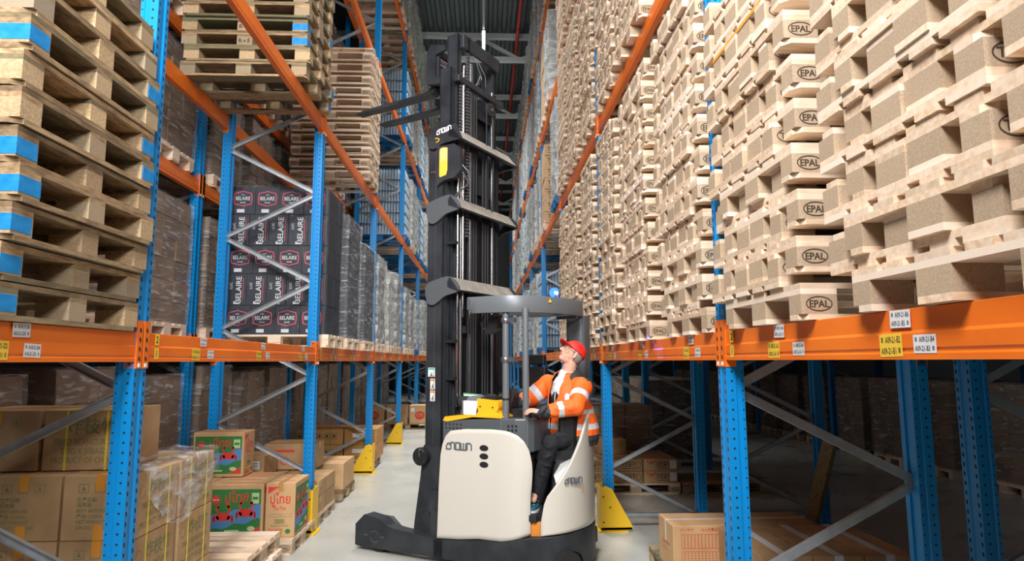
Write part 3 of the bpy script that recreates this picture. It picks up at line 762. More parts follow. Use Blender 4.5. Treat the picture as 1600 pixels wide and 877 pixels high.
b = MB(); b.box(.93,.96,.30,.98,1.22,1.36); b.box(.93,.96,.40,.60,2.05,2.12); b.box(.90,.92,.30,.95,3.5,3.72); b.box(.90,.93,.3,.98,4.32,4.5); tr('mast_cross_plate', b, M_['tblack'])
def wing(w_, big=False):
    k = 1.0
    P = [(.70,-.07),(.71,.0),(.78,.04),(.99,.07),(1.09,-.06),(.93,-.11),(.86,-.155),(.79,-.19),(.73,-.17)]
    if big: P = [(.70,-.02),(.70,.03),(1.02,.085),(1.04,.08),(1.10,-.06),(1.08,-.08),(.93,-.09),(.87,-.10),(.81,-.13),(.76,-.135),(.71,-.10)]
    P = smooth2(P, 4, True) if not big else P
    b = MB(); b.prism([(p[0], w_+p[1]) for p in P], 1, .10, .125); tr('mast_bracket', b, M_['tgrey'] if not big else M_['tblack'], bevel=.004)
    b = MB(); b.prism([(p[0], w_+p[1]) for p in P], 1, 1.215, 1.24); tr('mast_bracket', b, M_['tblack'], bevel=.004)
    b = MB(); b.prism([(.985,w_+.065),(1.085,w_-.06),(1.075,w_-.075),(.96,w_-.03),(.955,w_+.03)],1,.10,1.24)
    cb = tr('mast_crossbar', b, M_['tblack'], bevel=.003)
    b = MB(); b.add([(.987,.126,w_+.0665),(1.086,.126,w_-.0575),(1.086,1.214,w_-.0575),(.987,1.214,w_+.0665)],[(0,1,2,3)]); tr('bar_top', b, M_['tdust'], parent=cb)
    return cb
wing(2.50); wing(3.29); cb = wing(3.98, True)
b = MB(); logo(b, (.82,.0985,3.985), Vector((1,0,.16)).normalized(), (-.12,0,1), .17, .045, .0105); tr('maker_mark', b, M_['lsilver'])
b = MB(); b.ring((.80,.0985,3.93),(1,0,0),(0,0,1),.05,.025,.009,0,16,-1.4,1.6); tr('maker_arc', b, M_['tyellow'])
# chain pulley by the far rail
b = MB(); b.tube([(.985,.80,4.44),(1.02,.80,4.44)], .075, 28); pu = tr('chain_pulley', b, M_['rubber'])
b = MB(); b.tube([(1.02,.80,4.44),(1.03,.80,4.44)], .018, 14); tr('pulley_axle', b, M_['chrome'], parent=pu)
b = MB(); b.ring((1.0215,.80,4.44),(0,1,0),(0,0,1),.062,.062,.005,0,24); tr('pulley_groove', b, M_['steel'], parent=pu)
b = MB(); b.tube([(1.0,.73,4.44),(1.0,.725,3.2)], .008, 8); b.tube([(1.0,.87,4.44),(1.0,.865,3.9),(1.0,.85,3.4),(1.0,.80,3.2)], .011, 8); tr('pulley_hose', b, M_['rubber'])
# top and middle heads
b = MB(); P = [(.94,.29,0),(1.0,.30,0),(1.03,.36,0),(1.03,.95,0),(.94,1.0,0)]
b.box(.95,1.0,.29,.42,4.93,5.08); b.box(.97,1.0,.35,1.0,4.93,5.08); b.box(.80,1.0,.98,1.0,4.93,5.08); tr('mast_head', b, M_['tblack'], bevel=.02)
b = MB(); b.box(.93,1.0,.21,1.09,4.55,4.62); b.box(.76,.98,1.07,1.09,4.55,4.62); tr('mast_head', b, M_['tblack'], bevel=.02)
b = MB(); b.tube([(.97,.55,4.92),(.99,.60,4.8),(.98,.66,4.74),(.97,.62,4.66)], .007, 6); b.tube([(.97,.62,4.9),(1.0,.70,4.78),(.98,.74,4.68)], .007, 6); b.tube([(1.0,.60,4.74),(1.0,.56,4.66),(.98,.55,4.62)],.01,6); tr('loose_cable', b, M_['steel'])
# scanner guard with the yellow perforated window
b = MB(); b.prism([(.83,.0),(1.03,.0),(1.09,-.05),(1.11,-.27),(1.03,-.34),(.93,-.345),(.86,-.37),(.83,-.40)],1,.09,.16); o = tr('cable_guard', b, M_['tblack'], loc=(0,0,3.86), bevel=.02)
b = MB(); b.prism([(.862,-.05),(.87,-.03),(.90,-.02),(.955,-.03),(.955,-.25),(.94,-.30),(.87,-.315),(.862,-.30)],1,.085,.089); o = tr('yellow_window', b, mat('yellow_mesh_window',(.92,.52,.06),.5), loc=(0,0,3.86), bevel=.001)
b = MB()
for r_ in range(9):
    for c_ in range(6): b.disc((.872+c_*.0145+(r_%2)*.007,.0842,3.825-r_*.014),(1,0,0),(0,0,1),.0038,.0038,0,8)
tr('perforation', b, M_['white'])
for uu in (.745,.775):
    b = MB(); b.tube([(uu,.118,3.62),(uu,.13,3.62)], .010, 8); tr('bolt', b, M_['chrome'])
b = MB(); b.tube([(1.09,.12,3.66),(1.15,.16,3.58),(1.13,.2,3.47),(1.0,.2,3.40),(.95,.2,3.36)], .008, 6); b.tube([(1.1,.13,3.58),(1.14,.18,3.48),(1.05,.2,3.42),(.93,.2,3.33)], .008, 6); tr('loose_cable', b, M_['steel'])
# mast foot, reach carriage, round cap
b = MB(); b.prism([(.585,.16),(.60,.30),(.66,.70),(.69,.98),(.70,1.0),(.885,1.0),(.885,.16)],1,.115,.15); b.prism([(.585,.16),(.60,.30),(.66,.70),(.69,.98),(.70,1.0),(.885,1.0),(.885,.16)],1,1.12,1.15); b.box(.72,.9,.15,1.15,.2,.45); tr('mast_foot', b, M_['tblack'], bevel=.005)
b = MB(); b.box(.60,.88,.108,.115,.16,.20); tr('foot_flange', b, M_['tdust'])
b = MB(); b.tube([(.70,.05,.90),(.70,.115,.90)], .082, 28); rc = tr('round_cap', b, M_['tdark'], bevel=.006)
b = MB(); b.tube([(.70,.045,.90),(.69,.045,.955),(.705,.046,.97),(.75,.05,.95)], .005, 6)
for q in range(4): b.disc((.70+.064*cos(q*pi/2+.8),.0495,.90+.064*sin(q*pi/2+.8)),(1,0,0),(0,0,1),.006,.006,0,8)
tr('cap_clip', b, M_['steel'], parent=rc)
b = MB(); b.box(.80,.93,.05,.13,.42,.60); b.box(.84,.93,.03,.13,.2,.44); tr('lock_block', b, M_['tblack'], bevel=.008)
def sticker_t(u, w_, ww, hh, top, cols):
    b = MB(); b.quad((u,.1285,w_),(1,0,0),(0,0,1),ww,hh,0); b.quad((u,.128,w_+hh*.36),(1,0,0),(0,0,1),ww*.9,hh*.2,1)
    b.add([(u-.012,.1278,w_-.03),(u,.1278,w_-.005),(u+.012,.1278,w_+.008),(u+.004,.1278,w_-.02),(u+.012,.1278,w_-.035)],[(0,4,3,2,1)],2)
    for q in range(3): b.quad((u,.1278,w_-hh*.30-q*.007),(1,0,0),(0,0,1),ww*.7,.0025,2)
    tr('warning_sticker', b, [M_['paper'], M_['torange'] if cols else mat('teal',(.05,.45,.38),.5), M_['black']])
sticker_t(.765,1.675,.08,.085,0,0); sticker_t(.78,1.565,.055,.10,0,1); sticker_t(.78,1.455,.055,.10,0,1)
# fork carriage and forks
b = MB(); 
for v0 in (.30,.86): b.box(.56,.68,v0,v0+.04,4.62,5.02)
b.box(.60,.66,.30,.90,4.64,4.72); b.box(.60,.66,.30,.90,4.94,5.02); b.prism([(.55,4.62),(.55,4.96),(.60,5.05),(.70,5.02),(.78,5.0),(.78,4.95),(.66,4.92),(.66,4.70),(.78,4.66),(.78,4.60)],1,.27,.30)
tr('fork_carriage', b, M_['tblack'], bevel=.006)
b = MB(); b.tube([(.64,.35,4.90),(.64,.86,4.90)], .03, 12); tr('carriage_roller', b, M_['chrome'])
b = MB(); b.tube([(.62,.33,4.75),(.64,.38,4.70),(.68,.40,4.72),(.70,.38,4.80)], .006, 6); tr('loose_cable', b, M_['paper'])
for v0 in (.36,.75):
    b = MB(); P = [(.60,4.80),(.60,4.62),(.585,4.58),(.54,4.555),(-.10,4.535),(-.50,4.535),(-.505,4.545),(-.40,4.562),(.40,4.585),(.52,4.60),(.545,4.63),(.555,4.80)]
    b.prism(P, 1, v0, v0+.11); fk = tr('fork', b, M_['tblack'], bevel=.006)
    b = MB()
    for q in range(5): b.add([(-.33+q*.05,v0+.02,4.5345),(-.31+q*.05,v0+.09,4.5345),(-.30+q*.05,v0+.09,4.5345),(-.32+q*.05,v0+.02,4.5345)],[(0,1,2,3)])
    tr('tip_marking', b, M_['tdust'], parent=fk)
# ---------------- overhead guard
GO = smooth2([(1.235,.02),(1.62,.04),(1.82,.19),(1.94,.43),(1.985,.72),(1.95,1.0),(1.80,1.2),(1.55,1.27)], 6)
b = MB(); vs = []; n = len(GO)
for i, p in enumerate(GO):
    a_, c_ = Vector(GO[max(0,i-1)]), Vector(GO[min(n-1,i+1)]); d_ = (c_-a_).normalized(); nn = Vector((-d_.y, d_.x))
    lo, hi = 2.205, 2.355
    if i == 0: lo = 2.33
    q = Vector(p)+nn*.03
    vs += [(p[0],p[1],lo),(p[0],p[1],hi),(q.x,q.y,hi),(q.x,q.y,lo)]
for k in range(4): vs[k] = (vs[k][0]-.0, vs[k][1], vs[k][2])
b.add(vs, [(i*4+k,(i+1)*4+k,(i+1)*4+(k+1)%4,i*4+(k+1)%4) for i in range(n-1) for k in range(4)] + [(0,1,2,3),tuple((n-1)*4+k for k in (3,2,1,0))], 0, True)
b.add([(1.235,.02,2.33),(1.30,.021,2.205),(1.30,.05,2.205),(1.235,.05,2.33)],[(0,1,2,3)])
g = tr('overhead_guard', b, M_['tlight'], bevel=.004)
for q in range(6):
    vv = .16 + q*.19; b = MB(); b.box(1.25,interp([(0,1.66),(.3,1.82),(.72,1.95),(1.1,1.85)],vv),vv,vv+.03,2.23,2.33); tr('roof_bar', b, M_['tgrey'], parent=g)
b = MB(); b.box(1.235,1.27,.02,1.27,2.24,2.34); tr('roof_bar', b, M_['tgrey'], parent=g)
b = MB(); b.add([(1.912,.345,2.335),(1.904,.328,2.302),(1.92,.36,2.302)],[(0,1,2)]); b.add([(1.9105,.343,2.335),(1.902,.324,2.30),(1.921,.362,2.30)],[(0,1,2)]); 
tw = tr('warning_triangle', b, M_['tyellow'], loc=(.006,-.004,0))
b = MB(); b.tube([(1.60,.09,1.22),(1.60,.09,2.24)], .030, 16); po = tr('guard_post', b, M_['tlight'])
for w_ in (2.135,1.79):
    b = MB(); b.tube([(1.60,.09,w_-.025),(1.60,.09,w_-.018),(1.60,.09,w_+.018),(1.60,.09,w_+.025)], [.036,.044,.044,.036], 18); b.box(1.60,1.70,.07,.11,w_-.02,w_+.02); tr('clamp_ring', b, M_['steel'], parent=po)
b = MB(); b.tube([(1.60,.09,1.44),(1.60,.09,1.455)], .033, 16); tr('clamp_ring', b, M_['tdark'], parent=po)
b = MB(); b.tube([(1.785,.115,1.06),(1.785,.115,2.24)], .029, 16); tr('guard_post', b, M_['tlight'])
b = MB(); b.prism([(1.765,1.0),(1.80,.97),(1.93,.97),(1.965,1.0),(1.975,1.12),(1.80,1.16)],2,.9,2.22); o = tr('rear_pillar', b, M_['tgrey'], bevel=.015)
b = MB(); b.tube([(1.80,.965,1.93),(1.81,.965,1.95),(1.92,.965,1.95),(1.935,.965,1.93),(1.935,.965,1.4)], .006, 6); tr('pillar_trim', b, M_['tlight'])
# screens and devices
b = MB(); b.prism([(1.33,2.02),(1.45,2.08),(1.47,2.19),(1.36,2.16)],1,.18,.30); sc = tr('tilted_screen', b, M_['tdark'], bevel=.01)
b = MB(); b.tube([(1.35,.3,2.2),(1.37,.28,2.13)], .03, 10); b.tube([(1.29,.22,2.2),(1.27,.2,2.12),(1.30,.2,2.07),(1.36,.22,2.06)], .008, 8); tr('screen_arm', b, M_['rubber'], parent=sc)
b = MB(); b.box(1.30,1.60,.86,.92,1.52,1.72); b.box(1.36,1.60,.84,.90,1.74,1.84); dv = tr('terminal', b, M_['tdark'], bevel=.015)
b = MB()
for uu in (1.34,1.56):
    for w_ in (1.55,1.69): b.disc((uu,.8535,w_),(1,0,0),(0,0,1),.008,.008,0,8)
tr('terminal_screw', b, M_['chrome'], parent=dv)
# blue warning lamp on the guard
lamp = empty('blue_warning_lamp', TR.matrix_basis @ Vector((1.80,.66,2.36)), radians(-32+20), 'small round blue warning lamp glowing on top of the truck guard', 'lamp')
b = MB(); b.box(-.03,.03,-.02,.04,0,.035); b.tube([(0,-.0,.06),(0,.05,.06)], .055, 18); b.tube([(-.02,.02,.05),(-.045,.03,.04)], .03, 10); b.build('lamp_body', M_['tdark'], lamp)
b = MB(); b.tube([(0.012,-.018,.06),(0.0,.002,.06)], .048, 20); b.build('lens', M_['bluelens'], lamp)
b = MB(); b.disc((.0,-.020,.062),(1,0,0),(0,0,1),.015,.017,0,12); b.disc((.030,-.020,.058),(1,0,0),(0,0,1),.013,.015,0,12); b.build('led', M_['bluespot'], lamp)
l = bpy.data.lights.new('blue_spot', 'SPOT'); l.energy = 420; l.color = (.08,.12,1.0); l.spot_size = radians(6); l.spot_blend = .4; l.shadow_soft_size = .02
o = bpy.data.objects.new('blue_spot', l); COL.objects.link(o); o.location = TR.matrix_basis @ Vector((1.80,.60,2.42))
o.rotation_euler = (Vector((1.285, 4.84, 1.86)) - o.location).to_track_quat('-Z','Y').to_euler()
# ---------------- cab
b = MB(); b.prism([(1.62,.10),(1.86,.10),(1.95,.25),(1.95,.9),(1.45,.9),(1.45,.2)],2,.42,.50); b.box(1.62,1.90,.07,.12,.44,.50); tr('cab_floor', b, M_['rubber'], bevel=.01)
b = MB(); b.box(1.70,1.93,.10,.14,.27,.44); tr('step_panel', b, M_['torange'])
b = MB(); b.prism([(1.40,.12),(1.62,.12),(1.62,.9),(1.40,.9)],2,.3,1.1); b.box(1.40,2.05,.88,.95,.3,1.05); tr('cab_wall', b, M_['tdark'])
b = MB(); b.prism([(1.95,.30),(2.06,.20),(2.14,.34),(2.15,.52),(2.08,.74),(1.95,.90)],2,.3,.93); b.prism([(1.72,.62),(1.95,.30),(1.96,.90),(1.72,.90)],2,.3,.90); sb = tr('seat_base', b, M_['tgrey'], bevel=.02)
b = MB()
for q in range(4): b.disc((1.88-.02*q+.03*q, .40-.045*q, .62+.055*q) if False else (1.86+.030*q,.425-.042*q-.002,.60+.055*q),Vector((.58,-.81,0)).normalized(),(0,0,1),.035,.016,0,16)
tr('base_slot', b, M_['tdark'], parent=sb)
b = MB(); b.prism([(1.66,.42),(1.80,.26),(2.0,.24),(2.14,.34),(2.17,.52),(2.12,.78),(1.98,.90),(1.70,.86)],2,.925,1.015); st = tr('seat', b, M_['tdark'], bevel=.025, seg=3)
b = MB(); b.prism([(2.03,.28),(2.12,.36),(2.165,.52),(2.12,.74),(2.0,.93),(1.94,.90),(2.04,.72),(2.09,.52),(2.05,.38),(1.99,.32)],2,1.0,1.30); tr('seat_back', b, M_['tdark'], bevel=.02)
b = MB(); b.box(1.70,1.80,.27,.40,1.013,1.022); tr('seat_label', b, M_['lsilver'], parent=st)
b = MB(); b.add([(2.085,.165,.92),(2.165,.30,.97),(2.175,.36,.80),(2.06,.14,.74),(2.04,.13,.83)],[(0,4,3,2,1)]); b.add([(2.082,.168,.92),(2.162,.303,.97),(2.172,.363,.80),(2.057,.143,.74),(2.037,.133,.83)],[(0,1,2,3,4)]); tr('document_pocket', b, M_['paper'])
# controls
b = MB(); b.prism([(1.46,1.28),(1.46,1.34),(1.60,1.36),(1.84,1.33),(1.86,1.27)],1,.22,.62); tr('armrest_console', b, M_['tdark'], bevel=.02)
b = MB(); b.prism([(1.50,1.35),(1.585,1.35),(1.62,1.48),(1.59,1.54),(1.53,1.51)],1,.20,.30); tr('control_handle', b, M_['rubber'], bevel=.025, seg=3)
b = MB(); b.ball((1.50,.36,1.385),(.05,.04,.035)); b.tube([(1.50,.36,1.30),(1.50,.36,1.38)],.02,10); tr('joystick', b, M_['rubber'])
b = MB(); b.ball((1.482,.322,1.395),(.012,.012,.012)); tr('joystick_button', b, M_['torange'])
b = MB(); P = [(1.72+.085*cos(t),.33+.085*sin(t),1.335+.02*cos(t)) for t in [2*pi*k/20 for k in range(21)]]; b.tube(P,.014,8,0,False); b.tube([(1.72,.33,1.26),(1.72,.33,1.335)],.035,12); tr('steering_wheel', b, M_['rubber'])
# ------------------------------------------------------------------ driver
M_['skin'] = noisy('skin', (.62,.33,.24), (.72,.42,.32), (14,14,14), .5)
M_['hiviz'] = mat('orange_hi_vis_cloth', (.98,.14,.012), .65)
M_['reflect'] = mat('reflective_tape', (.62,.64,.68), .4)
M_['jgrey'] = mat('dark_grey_cloth', (.035,.036,.042), .8)
M_['jeans'] = noisy('black_denim', (.010,.011,.014), (.022,.024,.03), (30,30,30), .85)
M_['sweater'] = mat('black_sweater', (.010,.010,.016), .8)
M_['polo'] = mat('pale_polo_cloth', (.66,.66,.68), .8)
M_['capred'] = mat('red_cap_cloth', (.85,.02,.012), .6)
M_['hair'] = mat('short_grey_hair', (.25,.21,.19), .8)
M_['shoe'] = mat('teal_shoe', (.01,.10,.14), .6)
M_['lace'] = mat('yellow_green_lace', (.62,.80,.10), .6)
def blob(mb, name, mats, voxel, parent, pick=None, cut=None, smooth=4, thick=0, fac=.6):
    me = bpy.data.meshes.new(name); me.from_pydata(mb.v, [], mb.f); me.update()
    o = bpy.data.objects.new(name, me); COL.objects.link(o)
    r = o.modifiers.new('r', 'REMESH'); r.mode = 'VOXEL'; r.voxel_size = voxel; r.use_smooth_shade = True
    if smooth:
        s = o.modifiers.new('s', 'SMOOTH'); s.iterations = smooth; s.factor = fac
    bpy.context.view_layer.update()
    dg = bpy.context.evaluated_depsgraph_get(); m2 = bpy.data.meshes.new_from_object(o.evaluated_get(dg))
    bpy.data.objects.remove(o)
    vs = [v.co.copy() for v in m2.vertices]; fs = []; mi = []
    for p in m2.polygons:
        c = sum((vs[i] for i in p.vertices), Vector())/len(p.vertices)
        if cut and cut(c): continue
        fs.append(tuple(p.vertices)); mi.append(pick(c) if pick else 0)
    used = sorted({i for f in fs for i in f}); mp = {i: k for k, i in enumerate(used)}
    out = MB(); out.v = [tuple(vs[i]) for i in used]; out.f = [tuple(mp[i] for i in f) for f in fs]; out.m = mi; out.sm = [True]*len(fs)
    ob = out.build(name, mats, parent)
    if thick:
        t = ob.modifiers.new('t', 'SOLIDIFY'); t.thickness = thick; t.offset = 1
    return ob
PO = Vector((.775, 6.02, 1.02))
DR = empty('person', PO, 0, 'seated driver in orange high-visibility jacket, red cap and black trousers, looking up at the forks', 'person')
def Q(*p): return Vector(p) - PO
Fd = Vector((-.72,-.69,0)); Sd = Vector((.69,-.72,0)); Zd = Vector((0,0,1))
Pel = Q(.775,6.02,1.10); Wst = Q(.765,6.02,1.27); Chs = Q(.745,6.01,1.46); Nck = Q(.765,6.01,1.635)
LS, LE, LW = Q(.872,5.87,1.54), Q(.79,5.66,1.385), Q(.49,5.62,1.345)
RS_, RE, RW = Q(.60,6.15,1.555), Q(.44,6.14,1.44), Q(.30,6.05,1.395)
LH, LK, LA = Q(.845,5.955,1.11), Q(.575,5.66,1.085), Q(.455,5.86,.66)
RH, RK, RA = Q(.71,6.09,1.11), Q(.45,5.88,1.085), Q(.33,6.02,.64)
# head frame
HC = Q(.800, 5.98, 1.838)
hf = Vector((-.78,-.22,.60)).normalized(); hl = Zd.cross(hf).normalized(); hu = hf.cross(hl).normalized()
HM = Matrix((hf, hl, hu)).transposed()
def H(x, y, z): return HC + hf*x + hl*y + hu*z
def limb(b, pts, rs, n=14): 
    b.tube(pts, rs, n)
    for p, r_ in zip(pts, rs): b.ball(p, r_ if not isinstance(r_, tuple) else min(r_), 0, 12, 8)
def hand(b, wrist, fw, dn, side_, curl=.9, sc=1.0):
    """fw: towards the fingers, dn: palm side, side_: towards the thumb"""
    fw, dn, side_ = fw.normalized(), dn.normalized(), side_.normalized()
    b.tube([wrist, wrist+fw*.04*sc], [(.022,.03),(.021,.036)], 10)
    b.ball(wrist+fw*.055*sc, (.045,.04,.018), 0, 12, 8, Matrix((fw, side_, fw.cross(side_))).transposed())
    for i, (off, ln) in enumerate(((.032,.072),(.011,.080),(-.011,.074),(-.031,.058))):
        p = wrist + fw*.085*sc + side_*off; pts = [wrist+fw*.05*sc+side_*off*.85, p]; d = fw
        for k in range(3):
            d = (d + dn*curl*(.55+.25*k)).normalized(); p = p + d*ln*(.42,.32,.26)[k]; pts.append(p)
        b.tube(pts, [.0095,.0095,.0088,.008,.0068], 8)
        b.ball(pts[-1], .0068, 0, 8, 6)
    p0 = wrist+fw*.02+side_*.025; t1 = p0+side_*.03+fw*.025+dn*.012; t2 = t1+fw*.03+dn*.018+side_*.004; t3 = t2+fw*.02+dn*.014-side_*.008
    b.tube([p0,t1,t2,t3],[.014,.0115,.0095,.008],8); b.ball(t3,.008,0,8,6)
b = MB()
limb(b, [Pel, Wst, Chs], [(.13,.16),(.12,.15),(.12,.18)]); limb(b, [Chs, Nck, H(-.03,0,-.06)], [.10,.070,.062])
limb(b, [LS, LE, LW], [.05,.04,.027]); limb(b, [RS_, RE, RW], [.05,.04,.027]); limb(b, [Chs, LS], [.08,.05]); limb(b, [Chs, RS_], [.08,.05])
limb(b, [LH, LK, LA], [.075,.052,.036]); limb(b, [RH, RK, RA], [.075,.052,.036]); limb(b, [Pel, LH], [.1,.08]); limb(b, [Pel, RH], [.1,.08])
for A in (LA, RA): limb(b, [A, A+Vector((-.03,-.10,-.06))], [.035,.03])
HR = Matrix((hf, hl, hu)).transposed()
b.ball(H(-.012,0,.03), (.098,.078,.092), 0, 20, 14, HR); b.ball(H(.025,0,-.035), (.068,.063,.07), 0, 18, 12, HR); b.ball(H(.055,0,-.085), (.032,.036,.026), 0, 14, 10, HR)
b.ball(H(.015,0,-.075), (.05,.055,.035), 0, 14, 10, HR)
b.tube([H(.083,0,.028),H(.098,0,.0),H(.113,0,-.022)], [.010,.012,.014], 10); b.ball(H(.112,0,-.024), .0145, 0, 10, 8); b.ball(H(.10,.012,-.028), .010, 0, 8, 6); b.ball(H(.10,-.012,-.028), .010, 0, 8, 6)
b.ball(H(.087,0,-.052), (.010,.024,.007), 0, 10, 6, HR); b.ball(H(.085,0,-.066), (.010,.021,.008), 0, 10, 6, HR)
b.ball(H(.082,0,.035), (.012,.055,.012), 0, 12, 8, HR)
for s in (-1, 1):
    b.ball(H(.062,s*.042,-.02), (.022,.02,.022), 0, 10, 8, HR)
    b.ball(H(-.008,s*.082,-.008), (.018,.010,.033), 0, 12, 8, HR); b.ball(H(-.004,s*.078,-.036), (.010,.010,.012), 0, 8, 6, HR)
hand(b, LW, Vector((-.90,.05,.18)), Vector((-.1,.35,-1)), Vector((0,.9,.3)), .8)
hand(b, RW, Vector((-.75,-.15,.05)), Vector((-.3,.1,-1)), Vector((.1,-1,.2)), .8)
M_['lips'] = mat('lip_skin', (.50,.20,.16), .5)
def pick_face(c):
    q = c - HC; x, y, z = q.dot(hf), q.dot(hl), q.dot(hu)
    return 1 if (x > .080 and abs(y) < .024 and -.071 < z < -.050) else 0
blob(b, 'body', [M_['skin'], M_['lips']], .0055, DR, pick=pick_face, smooth=3)
for s in (-1, 1):
    b = MB(); b.ball(H(.079,s*.031,.012), .0115, 0, 12, 8); e_ = b.build('eye', mat('eye_white',(.7,.68,.66),.3), DR)
    b = MB(); b.ball(H(.0865,s*.031,.014), (.005,.005,.005), 0, 10, 6); b.build('iris', mat('iris',(.06,.08,.10),.2), e_)
# hair under the cap
b = MB(); b.ball(H(-.028,0,.0), (.088,.083,.085), 0, 24, 16, HR)
blob(b, 'hair', [M_['hair']], .006, DR, cut=lambda c: (c-HC).dot(hf) > -.012 or (c-HC).dot(hu) < -.062, smooth=1)
for s in (-1, 1):
    b = MB(); b.ball(H(.012,s*.074,.012), (.010,.008,.026), 0, 10, 8, HR); b.build('sideburn', M_['hair'], DR)
# cap
b = MB(); b.ball(H(-.014,0,.038), (.108,.090,.094), 0, 28, 18, HR)
cap = blob(b, 'cap', [M_['capred']], .006, DR, cut=lambda c: (c-HC).dot(hu) < .030 - .10*((c-HC).dot(hf)+.02)*(-1 if (c-HC).dot(hf) < 0 else 0), smooth=1, thick=.003)
b = MB(); vs = []; NB = 16
for j in range(7):
    t = j/6
    for i in range(NB+1):
        a = -1.25 + 2.5*i/NB; r0x, r0y = .090, .088
        x = -.01 + r0x*cos(a)*(1-t) + t*((.085+.088)*cos(a*.62)) ; y = (r0y*(1-t)+ .088*t)*sin(a)
        vs.append(H(x, y, .040 + .018*t - .22*y*y/.09*(.4+.6*t)))
b.add(vs, [(j*(NB+1)+i,(j+1)*(NB+1)+i,(j+1)*(NB+1)+i+1,j*(NB+1)+i+1) for j in range(6) for i in range(NB)], 0, True)
br = b.build('brim', M_['capred'], cap); md = br.modifiers.new('t','SOLIDIFY'); md.thickness = .004
b = MB(); b.ball(H(-.02,0,.131), .007, 0, 10, 6); b.build('cap_button', M_['capred'], cap)
# glasses
b = MB()
for s in (-1, 1):
    b.tube([H(.098+.002*cos(t), s*.034+.022*cos(t), .010+.016*sin(t)) for t in [2*pi*k/16 for k in range(17)]], .0016, 6, 0, False)
    b.tube([H(.096,s*.056,.014), H(.05,s*.075,.012), H(-.01,s*.088,.006), H(-.02,s*.088,-.008)], .0018, 6)
b.tube([H(.100,-.012,.012),H(.104,0,.014),H(.100,.012,.012)], .0016, 6); b.build('glasses', M_['tdark'], DR)
# sweater and polo collar
b = MB(); limb(b, [Pel+Zd*.02, Wst, Chs, Chs+Zd*.08], [(.155,.175),(.150,.175),(.145,.175),(.125,.15)])
def pick_sw(c):
    f = (c-Chs).dot(Fd); s = (c-Chs).dot(Sd); z = c.z + PO.z
    if f > 0 and z > 1.515 - abs(s+.005)*.9 + .0 and abs(s) < .09 and z > 1.40 + abs(s)*1.0: return 1
    if f > 0 and abs(s+.005) < .006: return 1
    return 0
blob(b, 'sweater', [M_['sweater'], M_['polo']], .008, DR, pick=pick_sw, smooth=5)
b = MB(); limb(b, [Chs+Zd*.03, Nck+Zd*.0, Nck+Zd*.005+(HC-Nck)*.03], [(.125,.15),(.092,.10),(.082,.088)])
blob(b, 'polo_shirt', [M_['polo']], .007, DR, smooth=3)
# jacket
b = MB()
limb(b, [Pel-Zd*.02+Vector((.03,0,0)), Pel+Zd*.06+Vector((.03,0,0)), Wst+Vector((.025,0,0)), Chs+Vector((.015,0,0)), Chs+Zd*.10, Chs+Zd*.15], [(.235,.245),(.235,.245),(.215,.235),(.18,.215),(.14,.18),(.09,.11)], 20)
limb(b, [Chs+Zd*.06+Sd*.05, LS, LS*.5+LE*.5, LE, LE*.45+LW*.55, LE*.12+LW*.88], [.11,.094,.082,.074,.064,.050])
limb(b, [Chs+Zd*.06-Sd*.05, RS_, RS_*.5+RE*.5, RE, RE*.4+RW*.6, RE*.15+RW*.85], [.11,.096,.088,.080,.066,.050])
b.ball(Pel+Vector((.05,-.04,-.02)), (.17,.16,.10), 0, 16, 10)
for q in range(10):                                   # folds
    t = q/9; p = LS*(1-t)+LE*t if q < 5 else LE*(1-(t-.5)*2)+LW*((t-.5)*2)
    b.ball(p + Vector((random.uniform(-.03,.03), -.03, random.uniform(-.03,.03))), (.055,.05,.018), 0, 10, 8, Matrix.Rotation(random.uniform(-1,1), 3, 'Y'))
def seg_t(c, A, B_):
    d = B_-A; t = max(-.3, min(1.3, (c-A).dot(d)/d.length_squared)); return t, (c-(A+d*max(0,min(1,t)))).length
def pick_j(c):
    z = c.z + PO.z
    cand = []
    for A, B_, nm in ((LS, LE, 'u'), (LE, LW, 'f'), (RS_, RE, 'ru'), (RE, RW, 'rf')):
        t, d = seg_t(c, A, B_); cand.append((d, nm, t))
    d, nm, t = min(cand); body = (Vector((c.x,c.y,0))-Vector((Chs.x,Chs.y,0))).dot(Sd)
    arm = d < .125 and not (nm in ('u','ru') and t < .08)
    if arm:
        if nm == 'u': return 1 if .42 < t < .66 else 0
        if nm == 'f': return 2 if t > .80 else 1 if .40 < t < .56 else 0
        if nm == 'ru': return 1 if .55 < t < .85 else 0
        if nm == 'rf': return 2 if t > .8 else 1 if .45 < t < .6 else 0
    if z < 1.13: return 2
    if 1.175 < z < 1.225: return 1
    if 1.31 < z < 1.35: return 1
    if z > 1.595 and (c-Chs).dot(Fd) < .02: return 2
    return 0
def cut_j(c):
    f = (c-Chs).dot(Fd); s = (c-Chs).dot(Sd); z = c.z + PO.z
    if z < 1.04: return True
    if f < .02: return z > 1.70
    wr = interp([(1.05,.06),(1.25,.06),(1.42,.09),(1.56,.08),(1.66,.06)], z); wl = interp([(1.05,-.05),(1.22,-.04),(1.34,.0),(1.46,.06),(1.56,.07),(1.66,.06)], z)
    if -wr < s < wl and f > .04: return True
    return False
blob(b, 'jacket', [M_['hiviz'], M_['reflect'], M_['jgrey']], .0085, DR, pick=pick_j, cut=cut_j, smooth=4, thick=.005)
b = MB()
for s in (-1, 1):                                     # turned-down collar wings
    
    b.add([Nck+Sd*s*.05-Fd*.095+Zd*.085, Nck+Sd*s*.10-Fd*.01+Zd*.07, Nck+Sd*s*.07+Fd*.10+Zd*.01, Nck+Sd*s*.14+Fd*.10-Zd*.05, Nck+Sd*s*.16+Fd*.0-Zd*.01, Nck+Sd*s*.09-Fd*.145-Zd*.0], [(0,1,4,5),(1,2,3,4)], 0, True)
